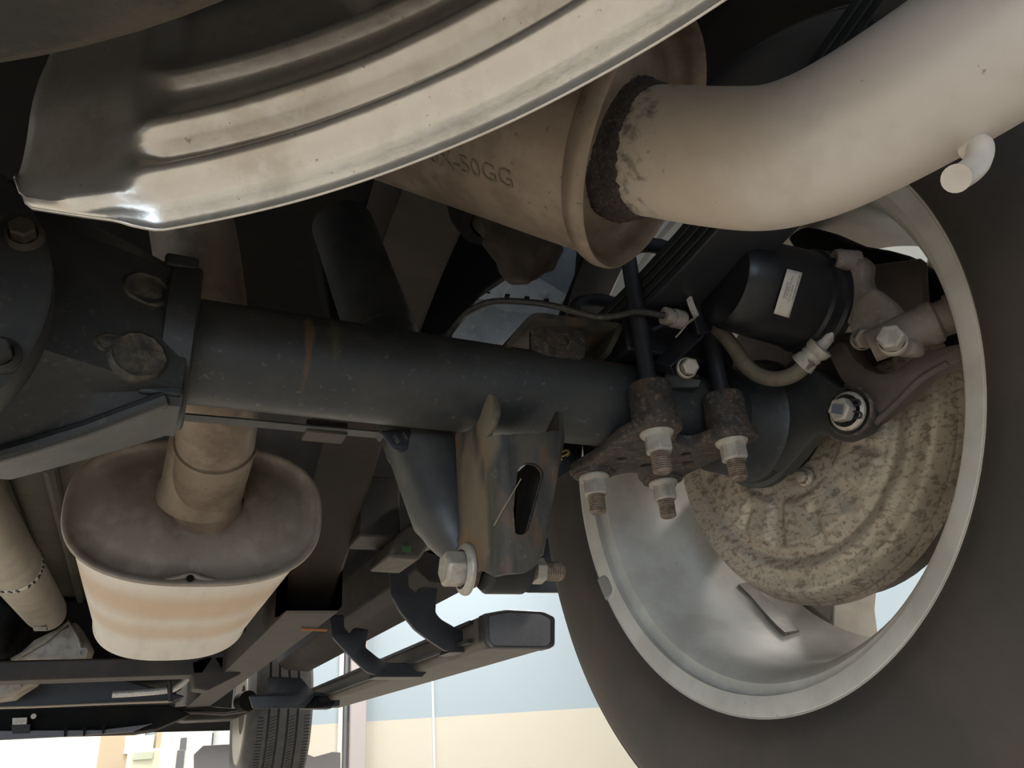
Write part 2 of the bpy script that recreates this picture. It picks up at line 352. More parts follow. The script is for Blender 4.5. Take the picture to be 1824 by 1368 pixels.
M_WELDP = M('plug_weld_metal', (.050, .046, .040), .55, .1, [((.12, .105, .075), 60, .45, .7, .7), (RUST, 90, .6, .75, .4)], (120, .7, .002))
weld_plug(262, 518, .0120, 1.15)
weld_plug(245, 634, .0135, 1.15)
weld_plug(195, 612, .005, 1.6)
# collar where the tube enters the housing
b = B(); b.lathe([(-.012, .046), (-.010, .0515), (.006, .053), (.0075, .051), (.0075, .034)], (.2545, 0, 1.7015), (1, 0, 0), 56); TCO = b.build('tube_collar', BLACK, AX, 40)
b = B(); b.box((.249, -.010, 1.745), (.020, .05, .010)); b.build('collar_lug', BLACK, TCO, bevel=.002)
b = B(); b.box((.247, -.022, 1.653), (.024, .045, .010)); b.build('collar_lug', BLACK, TCO, bevel=.002)
# strap hanging below the far side of the tube with a slotted tab
Mxz = lambda y: basis((0, y, 0), (1, 0, 0), (0, 0, 1))
fz = lambda pts, y: [(at(*q, y=y).x, at(*q, y=y).z) for q in pts]
b = B(); b.strip([at(325, 738, y=.034), at(440, 748, y=.034), at(560, 760, y=.034), at(676, 770, y=.034), at(684, 778, y=.034)], (0, .012, 0), .0012); b.build('cable_strap', BLACK, AX)
slot = lambda cx, cy: fz([(cx-5, cy-7), (cx+1, cy-9), (cx+9, cy+4), (cx+4, cy+8)], .034)
plate('slotted_tab', [rounded(fz([(676, 768), (738, 764), (735, 794), (716, 806), (698, 800)], .034), .003), slot(702, 784), slot(717, 779)], .002, Mxz(.034), STEELBLK, AX, .0005)
b = B(); b.box(at(578, 769, y=.05), (.030, .02, .010)); b.build('cable_clip', CHASSIS, AX, bevel=.001)
# shock bracket: two flanges, a slotted web and rounded bends
XL, XR, YW = .447, .5055, -.057
yz = lambda pts, x: [(at(*q, x=x).y, at(*q, x=x).z) for q in pts]
Myz = lambda x: basis((x, 0, 0), (0, 1, 0), (0, 0, 1))
fl = yz([(815, 772), (838, 768), (856, 752), (866, 722), (874, 702), (882, 702), (886, 718), (888, 740)], XL)
ft = at(886, 762, x=XL); fb = at(894, 1022, x=XL)
fl += [(YW+.009, ft.z-.002), (YW+.009, fb.z)] + yz([(862, 1016), (853, 1020), (847, 1044), (835, 1051), (829, 1040), (824, 1000)], XL)
plate('shock_bracket_flange', [rounded(fl, .0035, 4)], .0042, Myz(XL), BRKT, AX, .0006)
wz = lambda q: (at(*q, y=YW).x, at(*q, y=YW).z)
zt, zb = ft.z-.002, fb.z
web = [(XL+.009, zt), wz((918, 774)), wz((955, 774)), wz((985, 768))]
xr0 = web[-1][0]
web += [wz((1000, 770)), wz((998, 790)), wz((992, 850)), wz((972, 940)), wz((955, 1008)), wz((938, 1020)), (XL+.009, zb)]
sl = [wz((942+25*math.cos(t), 848+24*math.sin(t))) for t in (PI*1.05+PI*1.0*i/12 for i in range(13))]+[wz((925+17*math.cos(t), 938+18*math.sin(t))) for t in (.05*PI+PI*i/12 for i in range(13))]
plate('shock_bracket_web', [rounded(web, [0, .004, .004, .002, .003, .01, .01, .01, .008, .006, 0], 4), sl], .0042, Mxz(YW), BRKT, AX, .0006)
b = B(); ring = []
for z in (zb, zb*.66+zt*.34, zb*.33+zt*.67, zt):
    o_ = [V((XL+.009-.0111*math.cos(t), YW+.009-.0111*math.sin(t), z)) for t in (PI/2*i/7 for i in range(8))]
    i_ = [V((XL+.009-.0069*math.cos(t), YW+.009-.0069*math.sin(t), z)) for t in (PI/2*(7-i)/7 for i in range(8))]
    ring.append(o_+i_)
b.loft(ring); b.build('shock_bracket_bend', BRKT, AX, 50)
WEB_ = [o_ for o_ in AX.children if o_.name.startswith('shock_bracket_web')][0]
b = B(); b.tube([at(880, 936, y=YW-.004), at(893, 912, y=YW-.0045), at(905, 892, y=YW-.0035), at(928, 853, y=YW-.0028)], .00035, 6); b.build('scratch', M('bare_scratch', (.45, .38, .24), .5, .3), WEB_)
# right flange seen from its inner side, leaning in towards the bottom
def rfl(z): return xr0+.004-(zt-z)*.30
rp = [(YW, zt+.002), (YW+.012, zt+.028), (YW+.017, zt+.030), (YW+.03, zt+.016), (-.01, zt+.002), (.02, zt), (.02, zb+.030), (-.02, zb+.012), (YW, zb+.012)]
b = B(); b.prism([V((rfl(z), y, z)) for y, z in rp], (.0042, 0, 0)); b.build('shock_bracket_flange', BRKT, AX, bevel=.0006)
# rusty brake line tab with a hole
tb = fz([(944, 588), (966, 582), (1004, 590), (1034, 592), (1041, 606), (1039, 640), (1024, 644), (1022, 660), (976, 652), (968, 634), (944, 622)], -.026)
hc = at(1003, 607, y=-.026)
plate('brake_line_tab', [rounded(tb, .0025), circ((hc.x, hc.z), .0045)], .004, Mxz(-.026), IRON, AX, .0005)
# strike pad strap for the bump stop
P = [at(902, 612, y=-.03), at(925, 582, y=-.03), at(944, 562, y=-.03), at(962, 557, y=-.03), at(1010, 563, y=-.03), at(1085, 573, y=-.03), at(1104, 577, y=-.03), at(1107, 590, y=-.03), at(1086, 632, y=-.03)]
b = B(); b.strip(spline(P, 5), (0, .055, 0), -.0045); b.build('bump_stop_pad', BRKT, AX, bevel=.0008)
# yellow marked gusset on the far side
g = [(960, 786), (1036, 790), (1033, 822), (984, 860), (950, 862)]
GUS = plate('gusset', [rounded(fz(g, .055), .003)], .005, Mxz(.055), STEELBLK, AX, .0005)
for q in ([(1000, 806), (1008, 802), (1014, 806), (1010, 812)], [(993, 811), (1000, 813), (1008, 810), (1012, 807)], [(990, 817), (998, 816), (1001, 820)], [(987, 826), (993, 825), (998, 823)]):
    b = B(); b.tube(spline([at(*k, y=.0515) for k in q], 4), .0009, 6); b.build('paint_mark', CHALK, GUS)
# bearing housing end of the axle and the bolted ear of the caliper mount
b = B(); b.lathe([(0, .037), (.004, .047), (.035, .050), (.040, .054), (.048, .054), (.050, .058), (.056, .058), (.058, .03)], (.683, 0, 1.70), (1, 0, 0), 56); b.build('bearing_housing', BLACK, AX)
ear = yz([(1420, 640), (1460, 660), (1500, 690), (1548, 712), (1572, 738), (1552, 772), (1508, 790), (1478, 772), (1462, 775), (1430, 815), (1400, 850), (1350, 800), (1370, 700)], .728)
plate('mounting_ear', [rounded(ear, .006)], .012, Myz(.728), BLACK, AX, .0015)

# brake line and hose
BL = thing('brake_line', 'thin black steel brake line curving over the axle tube to a dusty fitting', 'pipe', at(1000, 545, y=-.02))
pts = spline([at(795, 602, y=.03), at(815, 575, y=.02), at(838, 553, y=.0), at(880, 537, y=-.015), at(950, 539, y=-.03), at(1000, 548, y=-.04), at(1060, 564, y=-.05), at(1100, 562, y=-.055), at(1135, 555, y=-.057), at(1182, 562, y=-.058)], 8)
b = B(); b.tube(pts, .0026, 12); b.build('tube', LINE, BL)
fa = at(1182, 562, y=-.058); fb_ = at(1225, 573, y=-.058); dv = (fb_-fa).normalized()
b = B(); b.lathe([(0, .003), (0, .0072), (.005, .0072), (.0055, .0055), (.0085, .0055), (.009, .0078), (.019, .0078), (.020, .005)], fa, dv, 16); b.build('fitting', NUT, BL, 30)
HB = thing('brake_hose_bracket', 'black bent steel strap carrying the brake hose joint above the U-bolts', 'bracket', at(1225, 650, y=-.055))
st = [at(1262, 578, y=-.066), at(1250, 600, y=-.064), at(1215, 632, y=-.062), at(1194, 652, y=-.060), at(1200, 668, y=-.052), at(1245, 672, y=-.050)]
b = B(); b.strip([p+V((0, 0, 0)) for p in st], (-.004, .016, .010), .002); b.build('strap', STEELBLK, HB, bevel=.0006)
b = B(); b.prism([at(1228, 532, y=-.066), at(1238, 530, y=-.066), at(1272, 572, y=-.066), at(1268, 590, y=-.066), at(1244, 596, y=-.066)], (.0025, .008, .002)); b.build('hose_plate', STEELBLK, HB, bevel=.0008)
b = B(); b.strip([at(1222, 534, y=-.072), at(1228, 552, y=-.071), at(1237, 570, y=-.070), at(1222, 580, y=-.072), at(1212, 592, y=-.073), at(1204, 602, y=-.073)], (.004, -.002, .004), .001); b.build('spring_clip', ZINC, HB)
b = B(); b.prism([at(1180, 690, y=-.035), at(1188, 640, y=-.04), at(1200, 634, y=-.045), at(1205, 668, y=-.048), at(1250, 676, y=-.048), at(1246, 690, y=-.046), at(1200, 690, y=-.04)], (.002, .02, 0)); b.build('clamp_block', STEELBLK, HB, bevel=.0008)
b = B(); b.strip([at(1152, 648, y=-.02), at(1158, 606, y=-.025), at(1165, 590, y=-.03), at(1180, 582, y=-.035), at(1205, 586, y=-.04)], (.0, .016, .0), .003); b.build('curved_guard', STEELBLK, HB)
pb = at(1222, 656, y=-.060)
b = B(); b.lathe([(0, .0085), (.0025, .0085), (.0035, .007)], pb, (-.25, -.85, -.25), 20); b.hexa(pb+V((-.25, -.85, -.25)).normalized()*.002, (-.25, -.85, -.25), .012, .009); b.build('bolt', ZINC, HB, 30, .0006)
BH = thing('brake_hose', 'dusty tan rubber brake hose sagging between bracket and caliper', 'hose', at(1375, 670, x=.69))
hp = spline([at(1254, 574, x=.655), at(1282, 590, x=.66), at(1306, 618, x=.667), at(1326, 648, x=.674), at(1350, 668, x=.68), at(1380, 675, x=.686), at(1412, 668, x=.692), at(1436, 648, x=.697), at(1450, 630, x=.70)], 8)
b = B(); b.tube(hp, .0062, 16); b.build('hose', HOSE, BH)
b = B(); b.lathe([(0, .004), (0, .0085), (.006, .0085), (.007, .007), (.014, .007), (.0145, .006)], at(1248, 572, x=.654), (hp[4]-hp[0]), 18); b.build('collar', NUT, BH, 30)
q0 = at(1428, 650, x=.697); q1 = at(1464, 616, x=.703); d_ = q1-q0
b = B(); b.lathe([(0, .006), (0, .0098), (.006, .0088), (.0075, .0080), (.010, .0088), (.0125, .008), (.015, .0098), (.020, .0104), (.0205, .006)], q0, d_, 24); b.build('crimp_sleeve', NUT, BH, 35)
b = B(); b.tube(spline([at(1460, 620, x=.703), at(1472, 605, x=.706), at(1484, 590, x=.710), at(1500, 582, x=.716), at(1522, 580, x=.724)], 6), .0052, 14); b.build('metal_tube', NUT, BH)

# ------------------------------------------------------------------ U-bolts, their plate, leaf spring
UX0, UX1, UY = .586, .657, .047
PL = thing('u_bolt_plate', 'rusty black U-bolt plate clamped under the axle tube', 'plate', (.62, 0, 1.668))
pz = 1.662
out = [(UX0-.018, -.062), (UX0+.014, -.064), (UX0+.020, -.046), (.612, -.032), (.632, -.030), (UX1-.020, -.046), (UX1-.014, -.064), (UX1+.018, -.062), (UX1+.021, -.03), (UX1+.016, .03), (UX1+.020, .058), (UX1, .070), (UX1-.018, .058), (UX1-.03, .040), (UX0+.03, .040), (UX0+.018, .060), (UX0, .070), (UX0-.020, .056), (UX0-.016, .02), (UX0-.022, -.03)]
Mxy = lambda z: basis((0, 0, z), (1, 0, 0), (0, 1, 0))
holes = [circ(c, .0048, 14) for c in ((.592, .012), (.612, -.008), (.640, -.012), (.655, .006), (.622, .02))]
plate('base_plate', [rounded(out, .006, 3)]+holes, .009, Mxy(pz), IRON, PL, .0015)
for ux in (UX0, UX1):
    b = B(); b.lathe([(0, .010), (0, .0185), (.004, .0190), (.010, .0172), (.036, .0168), (.038, .0155), (.038, .009)], (ux, -UY, pz-.003), (0, 0, 1), 28); b.build('sleeve', IRON, PL, 40)
    b = B(); b.lathe([(0, .010), (0, .0175), (.003, .018), (.012, .0165), (.014, .009)], (ux, UY, pz-.007), (0, 0, 1), 28); b.build('sleeve', IRON, PL, 40)
    b = B(); b.prism([(ux-.006, -UY+.012, pz), (ux-.006, UY-.012, pz), (ux-.006, .036, pz+.018), (ux-.006, -.034, pz+.020)], (.012, 0, 0)); b.build('saddle_rib', IRON, PL, bevel=.001)
def u_bolt(yy, z0, label):
    t = thing('u_bolt', label, 'bolt', (UX0, yy, 1.75), 'U-bolts over the leaf spring')
    zt_ = 1.835
    path = [V((UX0, yy, z0-.012)), V((UX0, yy, 1.80))] + [V(((UX0+UX1)/2-math.cos(a)*(UX1-UX0)/2, yy, zt_-.02+math.sin(a)*.02)) for a in (PI*i/10 for i in range(11))] + [V((UX1, yy, 1.80)), V((UX1, yy, z0-.012))]
    b = B(); b.tube(path, .0066, 16); b.build('rod', STEELBLK, t)
    for ux in (UX0, UX1):
        nt_ = flange_nut((ux, yy, z0), (0, 0, -1), 'nut', t, 1.0, NUT, up=(.9, .3, 0))
        b = B(); threaded(b, (ux, yy, z0-.012), (0, 0, -1), .0072, .020); b.build('threaded_end', THREAD, nt_, 30)
u_bolt(-UY, pz-.003, 'rear U-bolt with two pale flange nuts, nearest the brake hose bracket')
u_bolt(UY, pz-.007, 'front U-bolt whose two flange nuts hang lower, in front of the silver wheel')
LS = thing('leaf_spring', 'black leaf spring stack running over the axle beside the wheel', 'spring', (.622, 0, 1.785))
def leaf(name, y0, y1, off, w=.030, t=.007):
    bb = B(); ps = []
    for i in range(25):
        y = y0+(y1-y0)*i/24; ps.append(V((.6215+w, y, 1.765+off+.50*y*y)))
    bb.strip(ps, (-2*w, 0, 0), t); return bb.build(name, MATT if off else STEELBLK, LS, bevel=.0012)
leaf('leaf', -.30, .24, 0); leaf('leaf', -.52, .34, .0085); leaf('leaf', -.68, .44, .017); leaf('leaf', -.76, .55, .0255, .030, .008)
b = B(); b.box((.640, .005, 1.752), (.110, .070, .030)); b.build('perch', STEELBLK, LS, bevel=.003)
b = B(); b.lathe([(-.032, .012), (-.032, .024), (.032, .024), (.032, .012)], (.6215, .57, 1.945), (1, 0, 0), 24); b.build('spring_eye', STEELBLK, LS)

# ------------------------------------------------------------------ shock absorber and its lower bolt
SH = thing('shock_absorber', 'dark grey shock absorber tube leaning up behind the axle tube', 'shock', (.475, .0, 1.567))
s0 = V((.465, -.020, 1.563)); s1 = at(812, 962, y=.024); s2 = at(770, 800, y=.066); s3 = at(646, 500, y=.13); s4 = at(600, 392, y=.155)
ax_ = (s3-s1).normalized(); L_ = (s4-s1).length
b = B(); b.lathe([(-.012, 0), (-.012, .012), (-.004, .0165), (.004, .0205), (.012, .0225), (.020, .026), (.085, .0275), (.088, .029), (.095, .029), (L_*.55, .029), (L_*.55, .0315), (L_, .0315), (L_, 0)], s1, ax_, 40, cap=False); b.build('body', SHOCKM, SH, 35)
b = B(); b.lathe([(-.015, .008), (-.015, .017), (-.012, .0195), (.013, .0195), (.016, .017), (.016, .008)], s0, (1, 0, 0), 28); b.build('lower_bushing', MATT, SH)
b = B(); b.tube([s0+V((0, 0, .012)), s1], .010, 12); b.build('eye_neck', SHOCKM, SH)
SB = thing('shock_bolt', 'pale hex flange bolt through the bottom of the shock bracket', 'bolt', (.445, -.01, 1.567))
bp = at(832, 1014, x=.4445)
b = B(); b.lathe([(0, .0170), (.0025, .0170), (.0035, .0155), (.0048, .013)], bp, (-1, 0, 0), 32); b.hexa(bp+V((-.003, 0, 0)), (-1, 0, 0), .0205, .014, (0, .3, 1)); b.build('head', ZINC, SB, 30, .0008)
b = B(); b.lathe([(0, .0065), (.056, .0065)], bp, (1, 0, 0), 16); threaded(b, bp+V((.055, 0, 0)), (1, 0, 0), .0068, .016); b.build('shank', THREAD, SB, 30)
b = B(); b.hexa(bp+V((.049, 0, 0)), (1, 0, 0), .016, .008); b.build('nut', ZINC, SB, 30, .0006)

# ------------------------------------------------------------------ rear muffler and tailpipe
RM = thing('rear_muffler', 'tan round rear muffler with stamped number, welded to the large tailpipe', 'muffler', (.40, -.15, 1.82))
mc = V((.4747, -.2208, 1.751)); mn = V((.5928, -.5486, -.5882)).normalized()
b = B(); b.lathe([(-.34, 0), (-.34, .062), (-.335, .066), (-.010, .0665), (-.006, .066)], mc, mn, 96); RMS = b.build('shell', EXH_DK, RM, 40)
b = B(); b.lathe([(-.012, .0660), (-.008, .0692), (-.003, .0708), (.002, .0705), (.0035, .0688), (.002, .0668), (-.006, .0655), (-.012, .0640), (-.016, .0605), (-.0165, .057), (-.013, .050), (-.009, .043), (-.008, .030)], mc, mn, 96); b.build('end_cap', EXH_DK, RM, 60)
# stamped number follows the shell
me = text_mesh('0X-50GG', .0150, .0003); a, s_, w_ = mn, None, None
ref = at(835, 305, y=-.19)
tpt = atd(772, 283, .437); rel = tpt-mc; t0 = rel.dot(mn); rad = (rel-mn*t0).normalized(); tang = mn.cross(rad).normalized()
if tang.dot(CY) < 0: tang = -tang
for v in me.vertices:
    th = (v.co.y)/.0667; u = v.co.x*1.0+v.co.y*-.15
    q = mc + mn*(t0+u) + (rad*math.cos(th)+tang*math.sin(th))*(.0665+v.co.z*1.5); v.co = q
finish(me, 'stamped_number', M('stamp_shadow', (.165, .13, .098), .6, .3), RMS)
TP = thing('tailpipe', 'large tan tailpipe bend sweeping from the rear muffler to the upper right', 'pipe', atd(1400, 275, .364))
c_ = [(1090, 262, .430), (1135, 268, .421), (1195, 274, .407), (1275, 282, .389), (1360, 284, .373), (1440, 264, .360), (1530, 222, .347), (1640, 158, .330), (1790, 62, .311), (1960, -50, .292), (2150, -180, .272)]
tp = spline([atd(*q) for q in c_], 8)
b = B(); b.tube(tp, .0345, 64); TPP = b.build('pipe', EXH_PIPE, TP, 60)
# ragged dark weld ring at the muffler
b = B(); rings = []; tdir = (tp[18]-tp[6]).normalized(); a, u, w = frame_of(tdir)
wc = tp[9]
for d, r in ((-.012, .034), (-.011, .0395), (-.007, .0405), (-.003, .0385), (.0, .0372), (.004, .0368), (.007, .0360), (.009, .0345)):
    rings.append([wc+a*(d+.0012*noise.noise(V((math.cos(t)*9, math.sin(t)*9, d*300)))+ (.0018*noise.noise(V((math.cos(t)*14, math.sin(t)*14, 7))) if d > .005 else 0))+(u*math.cos(t)+w*math.sin(t))*(r+.0012*noise.noise(V((math.cos(t)*25, math.sin(t)*25, d*500)))) for t in (2*PI*i/160 for i in range(160))])
b.loft(rings, cap=False); b.build('weld_bead', WELD, TPP, 80)
# hanger peg on the outside of the bend
h0 = atd(1722, 262, .318); h1 = atd(1745, 262, .312); h2 = atd(1740, 290, .308); h3 = atd(1722, 308, .302); h4 = atd(1703, 318, .294)
b = B(); b.tube(spline([h0, h1, h2, h3, h4], 6), [.0052]*24+[.0056], 20); b.build('hanger_peg', EXH_PIPE, TP, 50)
ER = thing('exhaust_hanger', 'short rusty tan rod end poking down above the tailpipe', 'rod', atd(1560, 5, .52))
b = B(); b.tube([atd(1500, -60, .54), atd(1548, 0, .52), atd(1562, 22, .515)], .0085, 16); b.build('rod', M('tan_rod', (.28, .19, .10), .6, .2, [(RUST, 40, .5, .7, .6)]), ER)
b = B(); b.lathe([(0, .0085), (.002, .011), (.006, .011), (.008, .0085)], atd(1556, 14, .517), atd(1562, 22, .515)-atd(1548, 0, .52), 18); b.build('rod_end', M('tan_rod_end', (.20, .13, .07), .6, .2), ER)

# ------------------------------------------------------------------ heat shield around the spare tyre
HS = thing('heat_shield', 'shiny corrugated aluminium heat shield curved around the spare tyre', 'heat shield', (.29, -.235, 1.70))
SC = V((0, -.55, 0)); HR = .4225
prof = [(1.657, .0095), (1.6573, .0099), (1.6600, .0085), (1.6630, .0070), (1.6660, .0056), (1.668, .0042), (1.671, .0002), (1.674, -.0035), (1.6765, -.0048), (1.679, -.0040), (1.6815, -.0012), (1.6850, .0028), (1.6880, .0058), (1.6905, .0068), (1.6925, .0052), (1.6950, .0008), (1.6980, -.0042), (1.7005, -.0060), (1.7030, -.0058), (1.7055, -.0030), (1.710, .0020), (1.716, .0052), (1.722, .0072), (1.7275, .0078), (1.7305, .0056), (1.7335, .0016), (1.7360, .0002), (1.7390, .0016), (1.743, .0052), (1.748, .0075), (1.760, .008), (1.775, .008), (1.80, .008)]
b = B(); rows = []
NA = 120; A0, A1 = 6, 64.15
for k in range(NA+1):
    az = A0+(A1-A0)*k/NA; f_ = max(0, min(1, (58.2-az)/2.2)); f_ = f_*f_*(3-2*f_)
    # the end of the shield: bottom corner rises and the last bit rolls outwards
    zl = 1.657+max(0, (az-57.5))*.0022+max(0, az-63.2)**2*.0105
    er = 0
    row = []
    for i, (z, dr) in enumerate(prof):
        zz = max(z, zl+i*.0004) if i > 0 else max(z, zl)
        lo = 1 if z < 1.668 else 0
        d = dr*(f_ if not lo else .35+.65*f_)
        d += .0015*(1-f_)*math.sin(z*90)
        if az > 55 and not lo: d += (1-f_)*-.002
        d += .0004*noise.noise(V((az*.15, z*60, 3)))
        t = math.radians(az); r = HR+d+er
        row.append(SC+V((math.cos(t)*r, math.sin(t)*r, zz)))
    rows.append(row)
R_ = [b.ring(r) for r in rows]
for p, q in zip(R_, R_[1:]): b.bridge(p, q, False)
o = b.build('shield_plate', SHIELD, HS, 75)
q = o.modifiers.new('sol', 'SOLIDIFY'); q.thickness = .0012; q.offset = 1
for az, zz in ((20, 1.775), (45, 1.775)):
    t = math.radians(az); p = SC+V((math.cos(t)*(HR+.004), math.sin(t)*(HR+.004), zz)); b = B(); b.lathe([(0, .010), (.0015, .010), (.002, .006), (.006, .006), (.006, 0)], p, (-math.cos(t), -math.sin(t), 0), 16); b.build('fixing_bolt', ZINC, HS)
ST = thing('spare_tire', 'dusty black spare tyre slung flat above the heat shield', 'tire', (0, -.55, 1.75))
b = B(); b.lathe([(.012, .20), (.004, .225), (-.004, .26), (-.004, .30), (.002, .332), (.010, .350), (.020, .359), (.030, .364), (.10, .372), (.19, .365), (.21, .34), (.21, .20), (.15, .19), (.06, .19), (.012, .20)], (0, -.55, 1.655), (0, 0, 1), 128); b.build('tire_body', SPARE, ST, 50)
b = B(); b.lathe([(.015, .20), (.03, .19), (.05, .15), (.055, .06), (.05, 0)], (0, -.55, 1.655), (0, 0, 1), 64); b.build('steel_wheel', CHASSIS, ST)

# ------------------------------------------------------------------ front muffler and the pipe over the axle
FM = thing('front_muffler', 'tan oval muffler canister with heat-tinted shell ahead of the axle', 'muffler', (.29, .6, 1.68))
MUF = M('heat_tinted_muffler', (.68, .635, .57), .48, .35, [((.52, .46, .39), 6, .45, .75, .4, (3, .35, 3)), ((.12, .08, .05), 70, .70, .76, .6, (1, 1.6, 1))], (50, .08), .12,
        [((.62, .43, .27), (.30, .46, 1.61), (.40, .11, .16), .75, 12, (1, 2, 1), (1.1, .2)), ((.64, .45, .29), (.30, .64, 1.61), (.40, .09, .16), .65, 12, (1, 2, 1), (1.1, .2))])
MUFCAP = M('muffler_end_steel', (.27, .225, .185), .5, .3, [((.19, .15, .115), 8, .45, .75, .6), ((.43, .37, .31), 20, .5, .8, .4)], (60, .08), .12,
           [((.13, .085, .055), (.300, .30, 1.70), (.062, .05, .050), .75, 30, None)])
def oval(cx, cz, hw, hh, y, n=72, e=2.55):
    out = []
    for i in range(n):
        t = 2*PI*i/n; c, s = math.cos(t), math.sin(t)
        out.append(V((cx+hw*abs(c)**(2/e)*(1 if c > 0 else -1), y, cz+hh*abs(s)**(2/e)*(1 if s > 0 else -1))))
    return out
fy = .30; fcx, fcz, fhw, fhh = .2925, 1.680, .1155, .0700
k = lambda y, g: oval(fcx+.01*(y-fy), fcz+.0*(y-fy), fhw-g, fhh-g, y)
b = B(); b.loft([k(.304, .003), k(.33, .003), k(.60, .003), k(.90, .003), k(.905, .001), k(.915, 0), k(.92, .002), k(.93, .02), k(.935, .05)]); b.build('shell', MUF, FM, 45)
b = B(); b.loft([k(.310, .002), k(.309, -.001), k(.302, -.0022), k(.297, -.001), k(.2965, .0015), k(.299, .004), k(.302, .008), k(.301, .020), k(.297, .042), k(.296, .060)]); FMC = b.build('end_cap', MUFCAP, FM, 60)
b = B(); pn = at(338, 1033, y=.298); b.tube(spline([pn+V((-.022, .003, .000)), pn+V((-.009, .001, .0025)), pn+V((0, .0, .0050)), pn+V((.009, .001, .0025)), pn+V((.022, .003, .000))], 5), .0028, 10); b.build('lock_seam', MUFCAP, FMC, 60)
b = B(); b.lathe([(0, .0034), (.001, .0034), (.0015, 0)], pn+V((0, -.0022, .0008)), (0, -1, .1), 12); b.build('seam_hole', SHADEBLK, FMC)
pin = at(360, 880, y=.295)
b = B(); sl = at(365, 760, y=.215)-pin; sl.normalize()
b.lathe([(-.005, .041), (.006, .0405), (.010, .0385), (.045, .0378), (.075, .0375), (.077, .0355), (.077, .034)], pin, (0.02, -.62, .50), 48, a0=math.radians(-150), a1=math.radians(200)); b.build('inlet_sleeve', EXH_DK, FM, 50)
XP = thing('exhaust_pipe', 'tan exhaust pipe rising from the oval muffler behind the axle', 'pipe', (.29, .1, 1.8))
xp = spline([at(364, 905, y=.31), at(372, 860, y=.275), at(384, 800, y=.215), at(385, 720, y=.160), at(372, 620, y=.118), at(360, 520, y=.098), at(346, 420, y=.090), at(325, 330, y=.085), at(300, 250, y=.07), V((.30, -.02, 1.99)), V((.31, -.06, 1.95))], 7)
b = B(); b.tube(xp, .0335, 48); XPP = b.build('pipe', EXH_DK, XP, 60)
b = B(); b.lathe([(-.003, .0335), (-.002, .0355), (.002, .0355), (.003, .0335)], xp[15], xp[16]-xp[14], 40); b.build('crimp_bead', EXH_DK, XPP)

# ------------------------------------------------------------------ rear wheel
WX = .70; WC = V((0, 0, 1.70)); XA = (1, 0, 0)
WH = thing('rear_roadwheel', 'large black tyre on a silver alloy wheel seen from its inner side', 'wheel', (.83, 0, 1.70))
b = B(); b.lathe([(.694, .226), (.690, .235), (.689, .240), (.691, .2425), (.695, .2415), (.6975, .238), (.699, .2365), (.7055, .2175), (.708, .2155), (.713, .213), (.722, .2085), (.745, .2045), (.78, .2015), (.82, .198), (.845, .194), (.860, .189), (.868, .1865), (.872, .189), (.885, .196), (.925, .215), (.935, .232), (.945, .241), (.935, .243), (.90, .220), (.86, .203), (.75, .210), (.705, .228), (.694, .226)], WC*1, XA, 160); RIM = b.build('rim', ALLOY_IN, WH, 30)
b = B(); b.lathe([(.6895, .2405), (.6885, .2420), (.690, .2437), (.694, .2430), (.6975, .2390), (.6990, .2372), (.7060, .2178), (.7085, .2160), (.7100, .2158), (.7095, .2172), (.7000, .2380), (.6960, .2415), (.6925, .2420)], WC, XA, 160); b.build('rim_lip', ALLOY, RIM, 40)
tprof = [(.690, .241), (.684, .247), (.6795, .262), (.678, .285), (.681, .308), (.688, .328), (.698, .343), (.712, .3535), (.722, .357), (.745, .3605), (.81, .363), (.88, .361), (.915, .356), (.938, .342), (.950, .31), (.951, .285), (.945, .26), (.935, .243), (.90, .235), (.75, .235)]
b = B(); b.lathe(tprof+[tprof[0]], WC, XA, 160); TIR = b.build('tire', RUBBER, WH, 40)
b = B()
b.lathe([(.7000, .3445), (.6995, .3460), (.7020, .3475)], WC, XA, 160)
b.build('sidewall_ring', RUBBER, TIR)
b = B()
for k in range(26):
    t = PI*.02-k*.042; p = WC+V((.722+.01*(k % 3), math.cos(t)*.357, math.sin(t)*.357)); n_ = V((-.25, math.cos(t+.5*math.sin(k*5)), math.sin(t+.5*math.sin(k*5)))); b.tube([p, p+n_*(.004+.003*(k % 4)/3)], .00045, 5)
b.build('rubber_whiskers', RUBBER, TIR, kind='stuff')
# six spokes with pocketed backs
def spoke(ang):
    ca, sa = math.cos(ang), math.sin(ang)
    def P(x, r, t): return WC+V((x, ca*r-sa*t, sa*r+ca*t))
    bb = B(); rings = []
    for r, wd, x0, x1 in ((.035, .026, .845, .90), (.08, .026, .862, .912), (.13, .029, .878, .922), (.17, .035, .890, .930), (.193, .046, .893, .934), (.212, .060, .902, .938)):
        rings.append([P(x0, r, -wd*.55), P(x0, r, -wd*.50), P(x0+.022 if .06 < r < .18 else x0, r, -wd*.42), P(x0+.022 if .06 < r < .18 else x0, r, wd*.42), P(x0, r, wd*.50), P(x0, r, wd*.55), P(x1, r, wd), P(x1, r, -wd)])
    bb.loft(rings); bb.build('spoke', ALLOY, WH, 30, .002)
for k in range(6): spoke(math.radians(-107+60*k))
b = B(); b.lathe([(.83, .03), (.83, .075), (.845, .08), (.90, .075), (.915, .06), (.915, 0)], WC, XA, 48); b.build('hub', ALLOY, WH)
def atcyl(px, py, r):
    d = CX*(px-912)/FPX - CY*(py-684)/FPX + CF; oy, oz = EYE.y-WC.y, EYE.z-WC.z
    a = d.y**2+d.z**2; bq = oy*d.y+oz*d.z; c = oy*oy+oz*oz-r*r; t = (-bq+math.sqrt(bq*bq-a*c))/a; return EYE+d*t
